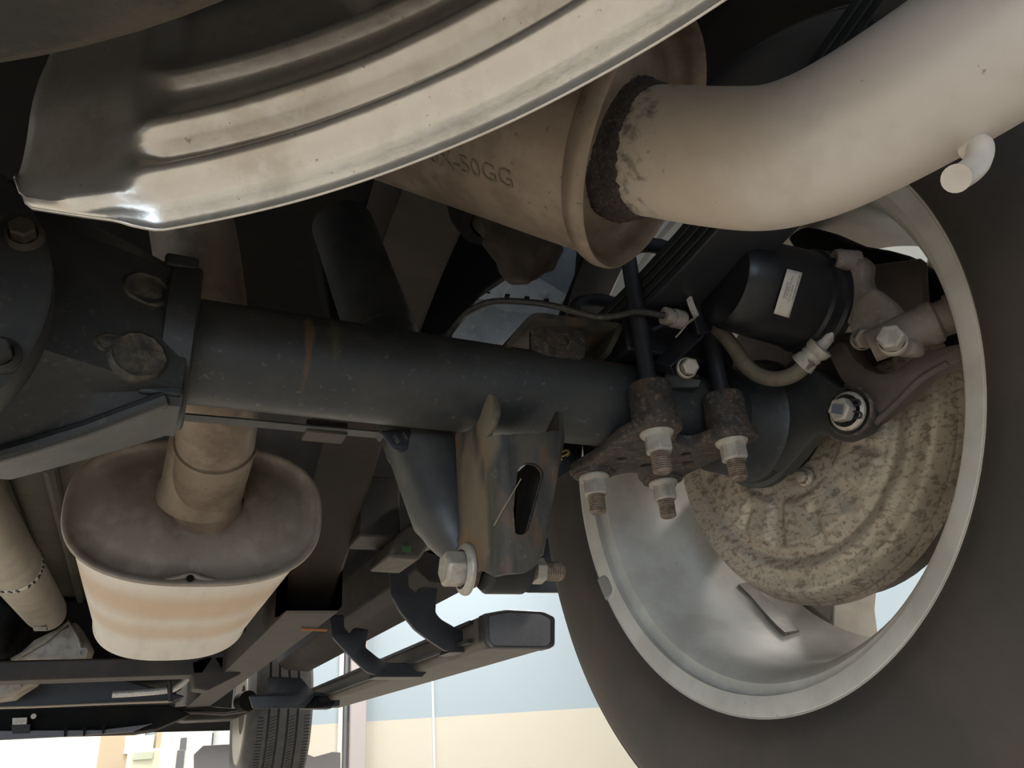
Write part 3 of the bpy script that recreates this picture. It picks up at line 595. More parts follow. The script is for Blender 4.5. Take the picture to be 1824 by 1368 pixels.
# balance weights
ang = lambda p: math.atan2(p.z-WC.z, p.y)
pw = at(1095, 1030, x=.694); a0 = ang(pw)
b = B()
wr = []
for k in range(9):
    t = a0+(k-4)*.0135; e = 1-.25*(abs(k-4)/4)**3
    rr = lambda x, r: WC+V((x, math.cos(t)*r, math.sin(t)*r))
    wr.append([rr(.700, .2385-.008*e), rr(.6915, .2395-.009*e), rr(.6870, .2395), rr(.6868, .2430), rr(.690, .2462), rr(.694, .2455)])
b.loft(wr); b.build('balance_weight', M('lead_weight', (.30, .295, .28), .5, .3), RIM, 40, .001)
b = B(); rr = []
for (p, q) in (((1316, 1040), (1346, 1034)), ((1338, 1062), (1366, 1060)), ((1360, 1088), (1392, 1086)), ((1384, 1114), (1414, 1110)), ((1398, 1126), (1424, 1123))):
    A_ = atcyl(*p, .1945); B_ = atcyl(*q, .1945); n_ = lambda v: V((0, v.y, v.z-WC.z)).normalized()*.005
    rr.append([A_, B_, B_+n_(B_), A_+n_(A_)])
b.loft(rr); b.build('adhesive_weight', M('old_tape_weight', (.17, .14, .115), .6, .1, [((.26, .22, .18), 30, .5, .7, .5)]), RIM, 30)

# ------------------------------------------------------------------ brake dust shield
DC = V((0, .006, 1.709))
DS = thing('brake_dust_shield', 'mottled tan pressed steel dust shield behind the rear brake', 'dust shield', (.78, 0, 1.70))
b = B(); rows = []; NT, NR = 150, 60
def bump1(v, c, w): d = abs(v-c)/w; return max(0, 1-d)**2*(3-2*max(0, 1-d)) if d < 1 else 0
def plateau(v, lo, hi, s):
    f = lambda q: max(0, min(1, q)); g = lambda q: q*q*(3-2*q); return g(f((v-lo)/s))*g(f((hi-v)/s))
for i in range(NT+1):
    th = math.radians(178+(368-178)*i/NT); deg = math.degrees(th); row = []
    for j in range(NR+1):
        r = .050+(.1645-.050)*j/NR; dx = 0
        # raised panels bounded by grooves, radial ribs, rolled rim
        for lo, hi in ((186, 236), (242, 286), (291, 350)):
            dx -= .0045*plateau(deg, lo, hi, 5)*plateau(r, .072, .118, .006)
        dx += .0028*bump1(r, .1245, .006); dx -= .002*bump1(r, .136, .008)
        for c in (214, 262, 312): dx += .0035*bump1(deg, c, 5)*plateau(r, .085, .120, .008)
        if r > .152: q = (r-.152)/.0125; dx += .016*q*q
        dx += .0006*noise.noise(V((math.cos(th)*r*60, math.sin(th)*r*60, 1)))
        row.append(DC+V((.772+dx, math.cos(th)*r, math.sin(th)*r)))
    rows.append(row)
R_ = [b.ring(r) for r in rows]
for p, q in zip(R_, R_[1:]): b.bridge(p, q, False)
o = b.build('shield_plate', DSH, DS, 60); q = o.modifiers.new('s', 'SOLIDIFY'); q.thickness = .0014; q.offset = -1
b = B(); rg = []
for i in range(101):
    th = math.radians(178+190*i/100); c, s = math.cos(th), math.sin(th)
    rg.append([DC+V((x, c*r, s*r)) for x, r in ((.7865, .1638), (.789, .1656), (.798, .1660), (.798, .1648), (.789, .1642))])
b.loft(rg); b.build('rolled_rim', DSH, DS, 50)
for px, py in ((1436, 850), (1308, 838)):
    p = at(px, py, x=.770); b = B(); b.lathe([(0, .0085), (.0025, .0085), (.004, .006)], p, (-1, 0, 0), 20); b.hexa(p+V((-.003, 0, 0)), (-1, 0, 0), .0095, .005); b.build('bolt', DSH if px > 1400 else IRON, DS, 30, .0006)
BD = thing('brake_disc', 'dark brake disc behind the dust shield', 'brake disc', (.81, 0, 1.70))
b = B(); b.lathe([(.801, .05), (.801, .150), (.825, .150), (.825, .05)], WC, XA, 80); b.build('disc', CAST_DK, BD)

# ------------------------------------------------------------------ caliper
CA = thing('brake_caliper', 'dusty brown brake caliper with two hex bolts and slide sleeve', 'caliper', (.74, -.13, 1.75))
def ppl(name, pts, x, th, mt, r=.005, bev=.0025, parent=None, holes=()):
    return plate(name, [rounded(yz(pts, x), r)]+[yz_c for yz_c in holes], th, Myz(x), mt, parent or CA, bev)
ppl('bridge_body', [(1418, 428), (1444, 408), (1476, 412), (1540, 440), (1610, 452), (1690, 500), (1720, 560), (1715, 640), (1600, 610), (1520, 560), (1500, 480), (1440, 460)], .80, .030, SHADEBLK, .008, .006)
ppl('body', [(1508, 470), (1530, 452), (1552, 470), (1546, 500), (1572, 540), (1600, 560), (1604, 590), (1570, 592), (1540, 580), (1500, 580), (1492, 560), (1502, 520)], .718, .016, CAST, .006, .003)
ppl('mounting_lug', [(1530, 540), (1560, 512), (1600, 545), (1622, 590), (1640, 610), (1640, 636), (1600, 636), (1572, 610), (1546, 600), (1520, 596)], .708, .012, CAST, .006, .003)
b = B(); pp = at(1630, 535, x=.775); b.lathe([(-.040, .022), (-.040, .029), (-.034, .032), (.006, .032), (.010, .028), (.010, 0)], pp, (.55, -.75, -.2), 36); b.build('piston_housing', CAST_DK, CA, 40)
b = B(); pp = at(1575, 606, x=.700); b.lathe([(-.012, .0), (-.012, .0115), (.0, .0120), (.004, .0125), (.012, .0135), (.024, .0135), (.026, .015), (.032, .015), (.034, .0125), (.040, .0125), (.041, .0145), (.047, .0145), (.049, .013), (.062, .0135)], pp+V((.004, -.0, .001)), (.52, -.85, .10), 32); b.build('slide_sleeve', CAST, CA, 40)
def hexbolt(px, py, x, axd, s, mt=CAST, nm='bolt'):
    p = at(px, py, x=x); a = V(axd).normalized(); bb = B(); bb.lathe([(-.004, .0095*s), (0, .0095*s), (.0015, .0085*s)], p, a, 24); bb.hexa(p+a*.001, a, .0155*s, .010*s); return bb.build(nm, mt, CA, 30, .0006)
hexbolt(1590, 608, .694, (-.75, -.45, .0), 1.0, NUT)
hexbolt(1537, 604, .702, (-.5, -.6, -.35), .85, CAST)
ppl('caliper_bracket', [(1478, 768), (1500, 788), (1530, 780), (1574, 748), (1620, 712), (1664, 668), (1730, 650), (1730, 612), (1680, 622), (1640, 636), (1610, 660), (1585, 668), (1560, 660), (1535, 640), (1520, 610), (1490, 604), (1480, 620), (1510, 680), (1535, 706), (1548, 722), (1540, 752), (1516, 766)], .735, .018, CAST_DK, .006, .004)
b = B(); b.tube(spline([at(1560, 752, x=.727), at(1600, 716, x=.726), at(1640, 676, x=.727), at(1690, 646, x=.728)], 5), .0028, 10); b.build('bracket_rib', CAST_DK, CA)
pe = at(1513, 733, x=.716)
b = B(); b.lathe([(-.003, .0195), (0, .0195), (.0015, .0180)], pe, (-1, -.1, 0), 28); b.build('rusty_washer', IRON, CA)
b = B(); b.lathe([(0, .0150), (.002, .0150), (.004, .0125)], pe+V((-.001, 0, 0)), (-1, -.1, 0), 28); b.hexa(pe+V((-.004, 0, 0)), (-1, -.1, 0), .0165, .009); FBO = b.build('flange_bolt', ZINC, CA, 30, .0007)
b = B(); p = pe+V((-.0135, -.001, 0)); b.box(p, (.0006, .010, .007), Matrix.Rotation(.5, 3, 'X')); b.build('paint_mark', M('blue_paint_mark', (.10, .11, .14), .6), FBO)
for pts in ([(1517, 712), (1528, 712), (1532, 720), (1522, 722)], [(1520, 733), (1533, 735), (1533, 744), (1522, 744)]):
    b = B(); b.tube(spline([at(*q, x=.7105) for q in pts], 4), .0008, 6); b.build('ink_mark', INK, FBO)
AC = thing('brake_actuator', 'black plastic parking brake motor with a white printed label', 'motor', at(1430, 530, x=.69))
ac = at(1446, 540, x=.712); aa = V((-1, .10, .12)).normalized(); au = V((0, -.35, .94))
def dsec(d, r1, k=1.0):
    a, u, w = frame_of(aa, au); c = ac+aa*d
    return [c+(u*math.cos(t)*r1*(1.0)+w*math.sin(t)*r1*k) for t in (2*PI*i/48 for i in range(48))]
b = B(); b.loft([dsec(-.012, .036), dsec(-.008, .0425), dsec(-.002, .0435), dsec(.000, .0405), dsec(.004, .0400), dsec(.006, .0420), dsec(.010, .0420), dsec(.012, .0395), dsec(.020, .0395), dsec(.055, .0380), dsec(.075, .0365), dsec(.081, .033), dsec(.082, 0.02)]); b.build('housing', ACT, AC, 35)
for px, py, x in ((1487, 462, .700), (1414, 610, .700)):
    p = at(px, py, x=x); b = B(); b.lathe([(.018, .0085), (.0, .0078), (-.001, .007), (-.001, .0042), (.006, .0038), (.006, 0)], p, (.9, -.3, -.1), 20); b.build('socket_screw', CAST, AC, 35)
b = B(); b.prism([at(1490, 440, x=.712), at(1530, 460, x=.712), at(1525, 500, x=.712), at(1490, 500, x=.712)], (.012, 0, 0)); b.build('flange_ear', ACT, AC, bevel=.002)
# label: a thin sheet hugging the drum
lc = [at(1402, 480, x=.67), at(1428, 486, x=.67), at(1405, 566, x=.67), at(1379, 558, x=.67)]
def hug(px, py, off=0):
    d = (CX*(px-912)/FPX - CY*(py-684)/FPX + CF); o_ = EYE-ac
    dp = d-aa*d.dot(aa); op = o_-aa*o_.dot(aa); r = .0392+off
    A_ = dp.dot(dp); B_ = op.dot(dp); C_ = op.dot(op)-r*r; dd = max(B_*B_-A_*C_, 0); return EYE+d*((-B_-math.sqrt(dd))/A_)
L0, L1, L2, L3 = (1402, 479), (1429, 486), (1405, 566), (1378, 558)
def lab(u, v, off):
    x = (L0[0]*(1-u)+L1[0]*u)*(1-v)+(L3[0]*(1-u)+L2[0]*u)*v; y = (L0[1]*(1-u)+L1[1]*u)*(1-v)+(L3[1]*(1-u)+L2[1]*u)*v
    return hug(x, y, off)
b = B(); R_ = [b.ring([lab(i/6, j/12, .0006) for i in range(7)]) for j in range(13)]
for p, q in zip(R_, R_[1:]): b.bridge(p, q, False)
LST = o = b.build('label_sticker', STICK, AC, 60); q = o.modifiers.new('s', 'SOLIDIFY'); q.thickness = .0004; q.offset = -1
for txt, u0, sz, v0, wdt in (('P9R00000', .30, .17, .27, .36), ('2410 2610Z', .46, .15, .10, .53), ('9E9D 0521E1', .66, .15, .30, .38), ('0E100010BELDF', .86, .15, .06, .56)):
    me = text_mesh(txt, 1.0); xs = [v.co.x for v in me.vertices]; w_ = max(xs)
    for v in me.vertices:
        vv = v0+v.co.x/w_*wdt; uu = u0+.02-v.co.y*sz*.95+sz*.35; v.co = lab(uu, vv, .0010)
    finish(me, 'label_text', INK, LST, kind=None)

# ------------------------------------------------------------------ frame, bump stop, bed, cab underside
FR = thing('frame_rail', 'dark brown chassis rail kicking up over the rear axle', 'frame', (.48, 1.2, 1.75))
cl = [(-1.2, 1.985), (-.2, 1.985), (.15, 1.96), (.38, 1.87), (.56, 1.765), (.70, 1.690), (.78, 1.655), (.90, 1.645), (3.6, 1.645)]
rings = []
cl = [(p.y, p.z) for p in spline([V((0, a, c)) for a, c in cl], 4)]
for y, z in cl:
    h = .125
    rings.append([V((.44, y, z)), V((.515, y, z)), V((.52, y, z+.006)), V((.52, y, z+h)), V((.44, y, z+h))])
b = B(); b.loft(rings); FRR = b.build('rail', FRAMEB, FR, 4)
for y, z in ((.47, 1.90), (.70, 1.77), (1.15, 1.70)):
    b = B(); b.lathe([(0, .015), (.002, .015), (.003, .011), (.003, 0)], (.4395, y, z), (-1, 0, 0), 20); b.build('rail_hole', SHADEBLK, FRR)
b = B(); b.box(at(560, 1122, z=1.643), (.045, .004, .003), Matrix.Rotation(.3, 3, 'Z')); b.build('rust_streak', M('orange_rust', (.42, .15, .05), .8), FRR)
LR = thing('frame_rail', 'far left chassis rail, dark, beyond the driveshaft', 'frame', (-.5, 1.2, 1.75))
b = B(); b.loft([[V((-.52, y, z)), V((-.44, y, z)), V((-.44, y, z+.125)), V((-.52, y, z+.125))] for y, z in cl]); b.build('rail', FRAMEB, LR, 30, .004)
HG = thing('spring_hanger', 'grey spring hanger bracket with a green paint mark on the chassis rail', 'bracket', (.60, .56, 1.72))
pl = [at(690, 992, y=.55), at(700, 962, y=.55), at(722, 938, y=.55), at(756, 920, y=.55), at(800, 935, y=.55), at(836, 945, y=.55), at(812, 950, y=.55), at(770, 962, y=.55), at(748, 996, y=.55)]
b = B(); b.prism(pl, (0, .10, .0)); b.build('hanger_body', M('hanger_grey', (.075, .066, .056), .6, .1, [((.14, .11, .08), 20, .5, .75, .5), (RUST, 30, .6, .75, .5)]), HG, bevel=.004)
b = B(); gp = at(724, 978, y=.545); b.box(gp, (.014, .002, .008)); b.build('green_mark', M('green_paint_mark', (.035, .09, .03), .7), HG)
b = B(); b.box((.545, .60, 1.775), (.06, .08, .09)); b.build('mount_plate', CHASSIS, HG, bevel=.003)
b = B(); ey = at(780, 905, y=.53); b.lathe([(-.03, .014), (-.03, .026), (.03, .026), (.03, .014)], ey, (1, 0, 0), 28); b.build('eye_sleeve', IRON, HG)
b = B(); b.lathe([(-.034, 0), (-.034, .012), (.034, .012), (.034, 0)], ey, (1, 0, 0), 20); b.build('eye_bolt', CAST, HG)
b = B(); b.lathe([(0, .006), (.004, .006), (.004, 0)], at(763, 963, y=.54), (0, -1, 0), 14); b.build('stud', ZINC, HG)
BS = thing('bump_stop', 'brown lumpy rubber bump stop hanging under the chassis rail', 'bump stop', (.52, 0, 1.84))
b = B(); bc = at(928, 430, y=0)
prf = [(-.06, .034), (-.035, .036), (-.02, .031), (-.012, .026), (-.004, .029), (.010, .030), (.022, .027), (.032, .020), (.037, .010), (.038, 0)]
b.lathe(prf, bc, (.28, -.05, -.95), 40)
for v in b.b.verts: v.co += (v.co-bc).normalized()*.010*noise.noise(v.co*42)
b.build('rubber', BUMP, BS, 70)
b = B(); b.lathe([(-.07, .0), (-.07, .047), (-.045, .050), (-.030, .046), (-.030, .036)], bc, (.28, -.05, -.95), 36); b.build('cup', SHADEBLK, BS)
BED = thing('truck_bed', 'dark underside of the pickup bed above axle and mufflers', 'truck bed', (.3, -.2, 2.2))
b = B(); b.box((0, -.5, 2.17), (1.50, 2.9, .02)); b.build('floor_panel', SHADEBLK, BED)
for y in (-1.6, -1.0, -.45, .08, .9):
    b = B(); b.box((0, y, 2.13), (1.5, .07, .06)); b.build('cross_sill', SHADEBLK, BED, bevel=.004)
WL_ = thing('wheelhouse_liner', 'galvanised inner wheelhouse sheet, blue reflected light in its colour, seen through the gap above the axle', 'liner', (.7, .3, 2.0))
q = [at(790, 660, z=1.93), at(1060, 660, z=1.93), at(1075, 545, z=2.02), at(1075, 430, z=2.02), at(830, 430, z=2.02), at(780, 560, z=2.02)]
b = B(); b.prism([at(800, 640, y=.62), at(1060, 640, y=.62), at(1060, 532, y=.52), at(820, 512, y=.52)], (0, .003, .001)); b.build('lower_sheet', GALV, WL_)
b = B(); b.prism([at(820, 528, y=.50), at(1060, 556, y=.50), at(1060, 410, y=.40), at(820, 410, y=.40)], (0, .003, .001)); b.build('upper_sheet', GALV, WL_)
b = B(); b.prism([at(850, 500, y=.49), at(1060, 534, y=.49), at(1060, 556, y=.495), at(850, 520, y=.495)], (0, .004, .0)); b.build('seam_flange', M('seam_grey', (.10, .11, .12), .6), WL_, bevel=.001)
for i in range(5):
    b = B(); p = at(868+i*35, 518+i*6, y=.49); b.box(p, (.008, .006, .010)); b.build('seam_tab', SHADEBLK, WL_)
# dark frame-side pieces around that gap
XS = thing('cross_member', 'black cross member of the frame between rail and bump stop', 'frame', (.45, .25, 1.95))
b = B(); b.prism([at(700, 330, y=.30), at(1000, 330, y=.30), at(958, 452, y=.30), at(868, 512, y=.30), at(800, 590, y=.30), at(720, 640, y=.30), at(600, 640, y=.30), at(560, 400, y=.30)], (0, .03, 0)); b.build('web', SHADEBLK, XS, bevel=.003)
b = B(); b.prism([at(1046, 400, y=.28), at(1040, 470, y=.28), at(1004, 562, y=.28), at(1110, 600, y=.28), at(1180, 400, y=.28)], (0, .03, 0)); b.build('side_plate', SHADEBLK, XS, bevel=.003)
BSD = thing('bed_side', 'pale grey inner bed side panel around the wheel arch', 'body panel', (1.0, 0, 2.1))
arch = [(1.08, 1.80), (1.08, 2.9), (-1.6, 2.9), (-1.6, 1.80), (-.50, 1.80)] + [(-.50*math.cos(PI*i/24), 1.80+.42*math.sin(PI*i/24)) for i in range(1, 24)] + [(.50, 1.80)]
plate('outer_panel', [arch], .012, Myz(1.035), M('body_paint_grey', (.42, .44, .46), .3, .2), BSD, .002)
b = B(); rg = []
for i in range(41):
    t = PI*i/40; c, s = math.cos(t), math.sin(t); rg.append([V((x, c*r, 1.80+s*r)) for x, r in ((.80, .48), (1.03, .48), (1.03, .474), (.80, .474))])
b.loft(rg); b.build('arch_liner', SHADEBLK, BSD)
SP = thing('splash_guard', 'dark rounded splash guard, blue wall reflection in its colour, in front of the rear tyre', 'splash guard', (1.0, .9, 1.78))
gz = lambda q: (at(*q, y=.86).x, at(*q, y=.86).z)
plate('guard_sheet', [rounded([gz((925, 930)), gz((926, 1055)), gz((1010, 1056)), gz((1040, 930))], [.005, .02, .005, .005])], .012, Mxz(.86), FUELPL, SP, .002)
b = B(); b.tube([at(960, 955, y=.84), at(1020, 955, y=.84)], .004, 10); b.build('top_bead', CAST_DK, SP)

# cab side: sill, floor, running board
CB = thing('cab_underside', 'dusty brown underside of the cab with its sill flange', 'cab', (.4, 2.2, 1.9))
b = B(); b.loft([[V((.76, y, 1.90)), V((.77, y, 1.80)), V((.80, y, 1.775)), V((.895, y, 1.765)), V((.905, y, 1.785)), V((.91, y, 1.95))] for y in (1.08, 2.0, 2.85)]); b.build('sill', FRAMEB, CB, 30, .004)
b = B(); b.box((0, 1.98, 1.985), (1.7, 1.74, .02)); b.build('floor_panel', FRAMEB, CB)
b = B(); b.prism([V((-.9, 1.08, 2.6)), V((1.03, 1.08, 2.6)), V((1.03, 1.08, 1.87)), V((.92, 1.08, 1.80)), V((.72, 1.08, 1.86)), V((.5, 1.08, 1.95)), V((-.9, 1.08, 1.95))], (0, .02, 0)); b.build('cab_back', FRAMEB, CB)
b = B(); b.box((1.03, 1.97, 2.24), (.012, 1.76, .76)); b.build('side_panel', M('cab_side_paint', (.42, .44, .46), .3, .2), CB)
for x in (-.16, -.08, .0, .08, .16, .24):
    b = B(); b.tube([V((x, .95, 1.93)), V((x, 2.6, 1.93))], .012, 8); b.build('floor_rib', OLIVE, CB)
b = B(); b.box((.06, 1.7, 1.945), (.62, 1.7, .012)); b.build('tunnel_pan', OLIVE, CB)
RB = thing('running_board', 'black running board with grey end cap under the cab side', 'running board', (.93, 2.0, 1.65))
y0, y1 = .935, 2.70
sec = rounded([(.857, 1.682), (.905, 1.690), (.985, 1.686), (1.010, 1.675), (1.004, 1.622), (.990, 1.616), (.865, 1.620), (.856, 1.630)], .006, 4)
b = B(); b.loft([[V((x, y, z)) for x, z in sec] for y in (y0, y1)]); b.build('board', BOARDUND, RB, 30)
b = B(); cx_, cz_ = .933, 1.652
b.loft([[V((cx_+(x-cx_)*k_, y, cz_+(z-cz_)*k_)) for x, z in sec] for y, k_ in ((y0+.02, 1.03), (y0-.006, 1.035), (y0-.010, 1.0), (y0-.008, .90))], cap=False); b.build('end_trim', PLAST, RB, 30)
b = B(); b.loft([[V((cx_+(x-cx_)*k_, y, cz_+(z-cz_)*k_)) for x, z in sec] for y, k_ in ((y0-.004, .92), (y0-.009, .88), (y0-.010, .6))]); b.build('end_cap', CAPGREY, RB, 50)
for x in (.852, .846):
    b = B(); b.box((x+.001, (y0+y1)/2, 1.676 if x > .85 else 1.640), (.010, y1-y0-.1, .007)); b.build('inner_rail', PLAST, RB)
def board_bracket(yb, pts, foot):
    g_ = lambda q: (at(*q, y=yb).x, at(*q, y=yb).z)
    bb = plate('bracket', [rounded([g_(q) for q in pts], .006, 5)], .012, Mxz(yb), STEELBLK, RB, .001)
    b = B(); p = [at(*q, y=yb-.006) for q in foot]; b.prism(p, (0, .07, 0)); b.build('bracket_foot', STEELBLK, bb, bevel=.002)
board_bracket(1.05, [(692, 998), (726, 998), (726, 1046), (740, 1058), (748, 1046), (778, 1048), (776, 1066), (774, 1092), (784, 1104), (815, 1122), (830, 1130), (866, 1134), (864, 1158), (792, 1160), (762, 1140), (738, 1122), (712, 1090), (697, 1062)], [(826, 1128), (862, 1118), (900, 1156), (880, 1162), (800, 1162)])
board_bracket(1.38, [(586, 1096), (612, 1096), (612, 1118), (622, 1130), (630, 1118), (656, 1122), (652, 1140), (650, 1154), (672, 1172), (684, 1178), (690, 1200), (676, 1206), (650, 1196), (625, 1172), (592, 1136)], [(684, 1180), (776, 1182), (752, 1206), (668, 1206)])
board_bracket(2.3, [(476, 1206), (500, 1206), (536, 1208), (556, 1232), (606, 1238), (604, 1258), (560, 1262), (450, 1262), (443, 1240), (480, 1236)], [(560, 1238), (608, 1238), (590, 1262), (540, 1262)])

# ------------------------------------------------------------------ driveline and front end
DR = thing('driveshaft', 'tan driveshaft tube with a printed band running forward beside the oval muffler', 'driveshaft', (.05, 1.0, 1.75))
d0 = at(-110, 820, x=.03); d1 = at(88, 1098, x=.05); dd = d1-d0
DRM = M('driveshaft_dusty', (.36, .315, .25), .5, .3, [((.25, .21, .16), 8, .45, .75, .5), ((.10, .08, .06), 90, .70, .76, .6)], (60, .08), .1)
w0 = at(0, 945, x=.04); r0_ = .043
b = B(); L2_ = dd.length; b.lathe([(-.6, r0_), (L2_-.12, r0_), (L2_-.10, r0_*.99), (L2_-.04, r0_*.90), (L2_, r0_*.72), (L2_+.03, r0_*.5), (L2_+.05, r0_*.4)], d0, dd, 56); b.build('shaft_tube', DRM, DR, 40)
tb_ = (at(22, 1050, x=.045)-d0).dot(dd.normalized())
b = B(); b.lathe([(tb_-.010, r0_+.0003), (tb_-.010, r0_+.0010), (tb_+.012, r0_+.0010), (tb_+.012, r0_+.0003)], d0, dd, 56); PBD = b.build('printed_band', STICK, DR)
b = B(); a, u, w = frame_of(dd)
for t in range(0, 360, 13):
    for k in range(3):
        if random.random() < .62:
            r = math.radians(t+random.uniform(-3, 3)); b.box(d0+a*(tb_-.005+k*.006)+(u*math.cos(r)+w*math.sin(r))*(r0_+.0011), (.004, .004, .003), Matrix((u*math.sin(r)-w*math.cos(r), a, u*math.cos(r)+w*math.sin(r))).transposed())
b.build('band_print', INK, PBD, kind='stuff')
b = B(); p = at(72, 1120, x=.05); b.box(p, (.026, .03, .006)); b.build('weld_tab', ALUM, DR, bevel=.001)
TC = thing('transfer_case', 'cast aluminium transfer case housing beyond the driveshaft', 'gearbox', (.12, 1.75, 1.74))
b = B(); b.prism([at(20, 1178, y=1.72), at(60, 1140, y=1.72), at(118, 1112, y=1.72), at(135, 1106, y=1.72), at(162, 1152, y=1.72), at(150, 1180, y=1.72)], (0, .25, .02)); b.build('case', ALUM, TC, bevel=.01)
b = B(); b.tube([at(20, 1176, y=1.71), at(80, 1142, y=1.71), at(122, 1108, y=1.71), at(140, 1140, y=1.71), at(148, 1168, y=1.71)], .005, 8); b.build('case_rib', ALUM, TC)
b = B(); b.lathe([(0, .010), (.006, .010), (.006, .006), (.002, .006), (.002, 0)], at(148, 1162, y=1.70), (0, -1, 0), 18); b.build('boss', ALUM, TC)
b = B(); b.prism([at(0, 1150, y=1.80), at(40, 1080, y=1.80), at(-60, 1020, y=1.80), at(-120, 1150, y=1.80)], (0, .3, 0)); b.build('case', SHADEBLK, TC, bevel=.02)
CM = thing('gearbox_crossmember', 'brown steel gearbox cross member spanning below the oval muffler', 'frame', (.1, 1.55, 1.66))
b = B(); b.loft([[V((x, 1.50, 1.642+.0*x)), V((x, 1.50, 1.682)), V((x, 1.60, 1.690)), V((x, 1.60, 1.642))] for x in (-.44, .0, .44)]); b.build('beam', FRAMEB, CM, bevel=.004)
b = B(); b.prism([at(340, 1178, y=1.5), at(420, 1150, y=1.5), at(430, 1200, y=1.5), at(370, 1230, y=1.5), at(345, 1226, y=1.5)], (0, .1, 0)); b.build('end_bracket', FRAMEB, CM, bevel=.004)
SG = thing('coolant_pipe', 'silver sleeved pipe clipped across the front of the underbody', 'pipe', (.28, 1.8, 1.63))
b = B(); b.tube(spline([at(200, 1237, y=1.8), at(250, 1234, y=1.8), at(300, 1229, y=1.8), at(318, 1222, y=1.8), at(334, 1208, y=1.8), at(344, 1196, y=1.8)], 5), .0082, 14); b.build('sleeve', SILVERHOSE, SG)
b = B(); b.lathe([(-.006, .009), (-.006, .012), (.006, .012), (.006, .009)], at(302, 1227, y=1.8), (1, 0, .2), 18); b.build('clip', MATT, SG)
b = B(); b.tube([at(302, 1214, y=1.79), at(304, 1250, y=1.79)], .005, 8); b.build('clip_leg', MATT, SG)
EN = thing('engine_sump', 'cast grey sump flange at the far left under the engine', 'engine', (-.02, 1.9, 1.64))
b = B(); b.prism([at(-40, 1200, y=1.9), at(70, 1204, y=1.9), at(60, 1216, y=1.9), at(34, 1232, y=1.9), at(20, 1242, y=1.9), at(-40, 1250, y=1.9)], (0, .12, 0)); b.build('flange', ALUM, EN, bevel=.008)
for q in ((30, 1222), (14, 1206), (70, 1210)):
    b = B(); b.hexa(at(*q, y=1.89), (0, -1, 0), .018, .01); b.build('bolt', ALUM, EN)
SK = thing('skid_plate', 'black underbody skid plate with a bright lower lip at the front', 'skid plate', (.05, 2.2, 1.6))
kz = lambda pts, y: [at(*q, y=y) for q in pts]
b = B(); b.prism(kz([(-60, 1215), (220, 1210), (330, 1240), (300, 1252), (0, 1262), (-60, 1264)], 2.1), (0, .2, 0)); b.build('upper_pan', STEELBLK, SK, bevel=.004)
b = B(); b.tube(kz([(-60, 1262), (60, 1259), (200, 1253), (306, 1249)], 2.09), .0035, 8); b.build('pan_lip', M('lip_metal', (.42, .35, .27), .5, .3), SK)
b = B(); b.prism(kz([(-60, 1264), (300, 1256), (340, 1272), (280, 1298), (240, 1304), (-60, 1312)], 2.2), (0, .25, 0)); b.build('lower_pan', SHADEBLK, SK, bevel=.004)
b = B(); b.prism(kz([(-60, 1302), (180, 1300), (262, 1290), (272, 1288), (236, 1303), (120, 1312), (0, 1318), (-60, 1320)], 2.17), (0, .03, 0)); b.build('edge_strip', CAPGREY, SK, bevel=.002)
b = B(); b.prism(kz([(22, 1279), (48, 1278), (47, 1290), (22, 1291)], 2.16), (0, .02, 0)); b.build('silver_lug', ZINC, SK)
b = B(); b.prism(kz([(20, 1292), (54, 1290), (52, 1306), (22, 1307)], 2.165), (0, .02, 0)); b.build('dark_bracket', MATT, SK)
b = B(); b.lathe([(0, .007), (.006, .007), (.006, 0)], at(60, 1276, y=2.16), (0, -1, 0), 12); b.build('bolt', ZINC, SK)
for q in ((116, 1303), (150, 1302), (184, 1298)):
    b = B(); b.prism(kz([(q[0]-2, q[1]-6), (q[0]+3, q[1]-6), (q[0]+1, q[1]+9), (q[0]-2, q[1]+9)], 2.16), (0, .01, 0)); b.build('edge_rib', SHADEBLK, SK)
GH = thing('gearbox_backing', 'black backing block added in place of gearbox and engine to keep the space above the cross member dark', 'gearbox', (-.1, 2.6, 1.8))  # backing block added to keep the bright wall out of this dark gap
b = B(); b.loft([[V((-.42, y, z0_)), V((-.42, y, 1.93)), V((.42, y, 1.93)), V((.42, y, z0_+.02)), V((.30, y, z0_)), V((-.36, y, z0_))] for y, z0_ in ((2.18, 1.74), (2.24, 1.70), (2.84, 1.69))]); b.build('housing', SHADEBLK, GH, bevel=.01)
CR = thing('control_arm', 'dark lower control arm reaching out towards the front tyre', 'suspension arm', (.42, 2.9, 1.6))
b = B(); b.prism(kz([(290, 1262), (340, 1256), (418, 1262), (440, 1250), (462, 1244), (462, 1262), (420, 1280), (330, 1284), (290, 1276)], 2.75), (0, .2, 0)); b.build('arm', CHASSIS, CR, bevel=.006)
b = B(); b.tube(kz([(300, 1270), (350, 1269), (400, 1272), (440, 1266)], 2.74), .006, 10); b.build('arm_edge', CAST_DK, CR)
b = B(); b.lathe([(0, .035), (.05, .035), (.05, 0)], at(432, 1250, y=2.7), (.3, -1, 0), 24); b.build('joint_boot', SHADEBLK, CR)
AD = thing('front_valance', 'black front bumper valance closing the view ahead of the front axle', 'bumper', (.3, 3.9, 1.6))
b = B(); b.prism([at(190, 1306, y=3.9), at(535, 1298, y=3.9), at(535, 1180, y=3.9), at(-200, 1180, y=3.9), at(-200, 1316, y=3.9)], (0, .03, 0)); b.build('valance_panel', SHADEBLK, AD, bevel=.004)
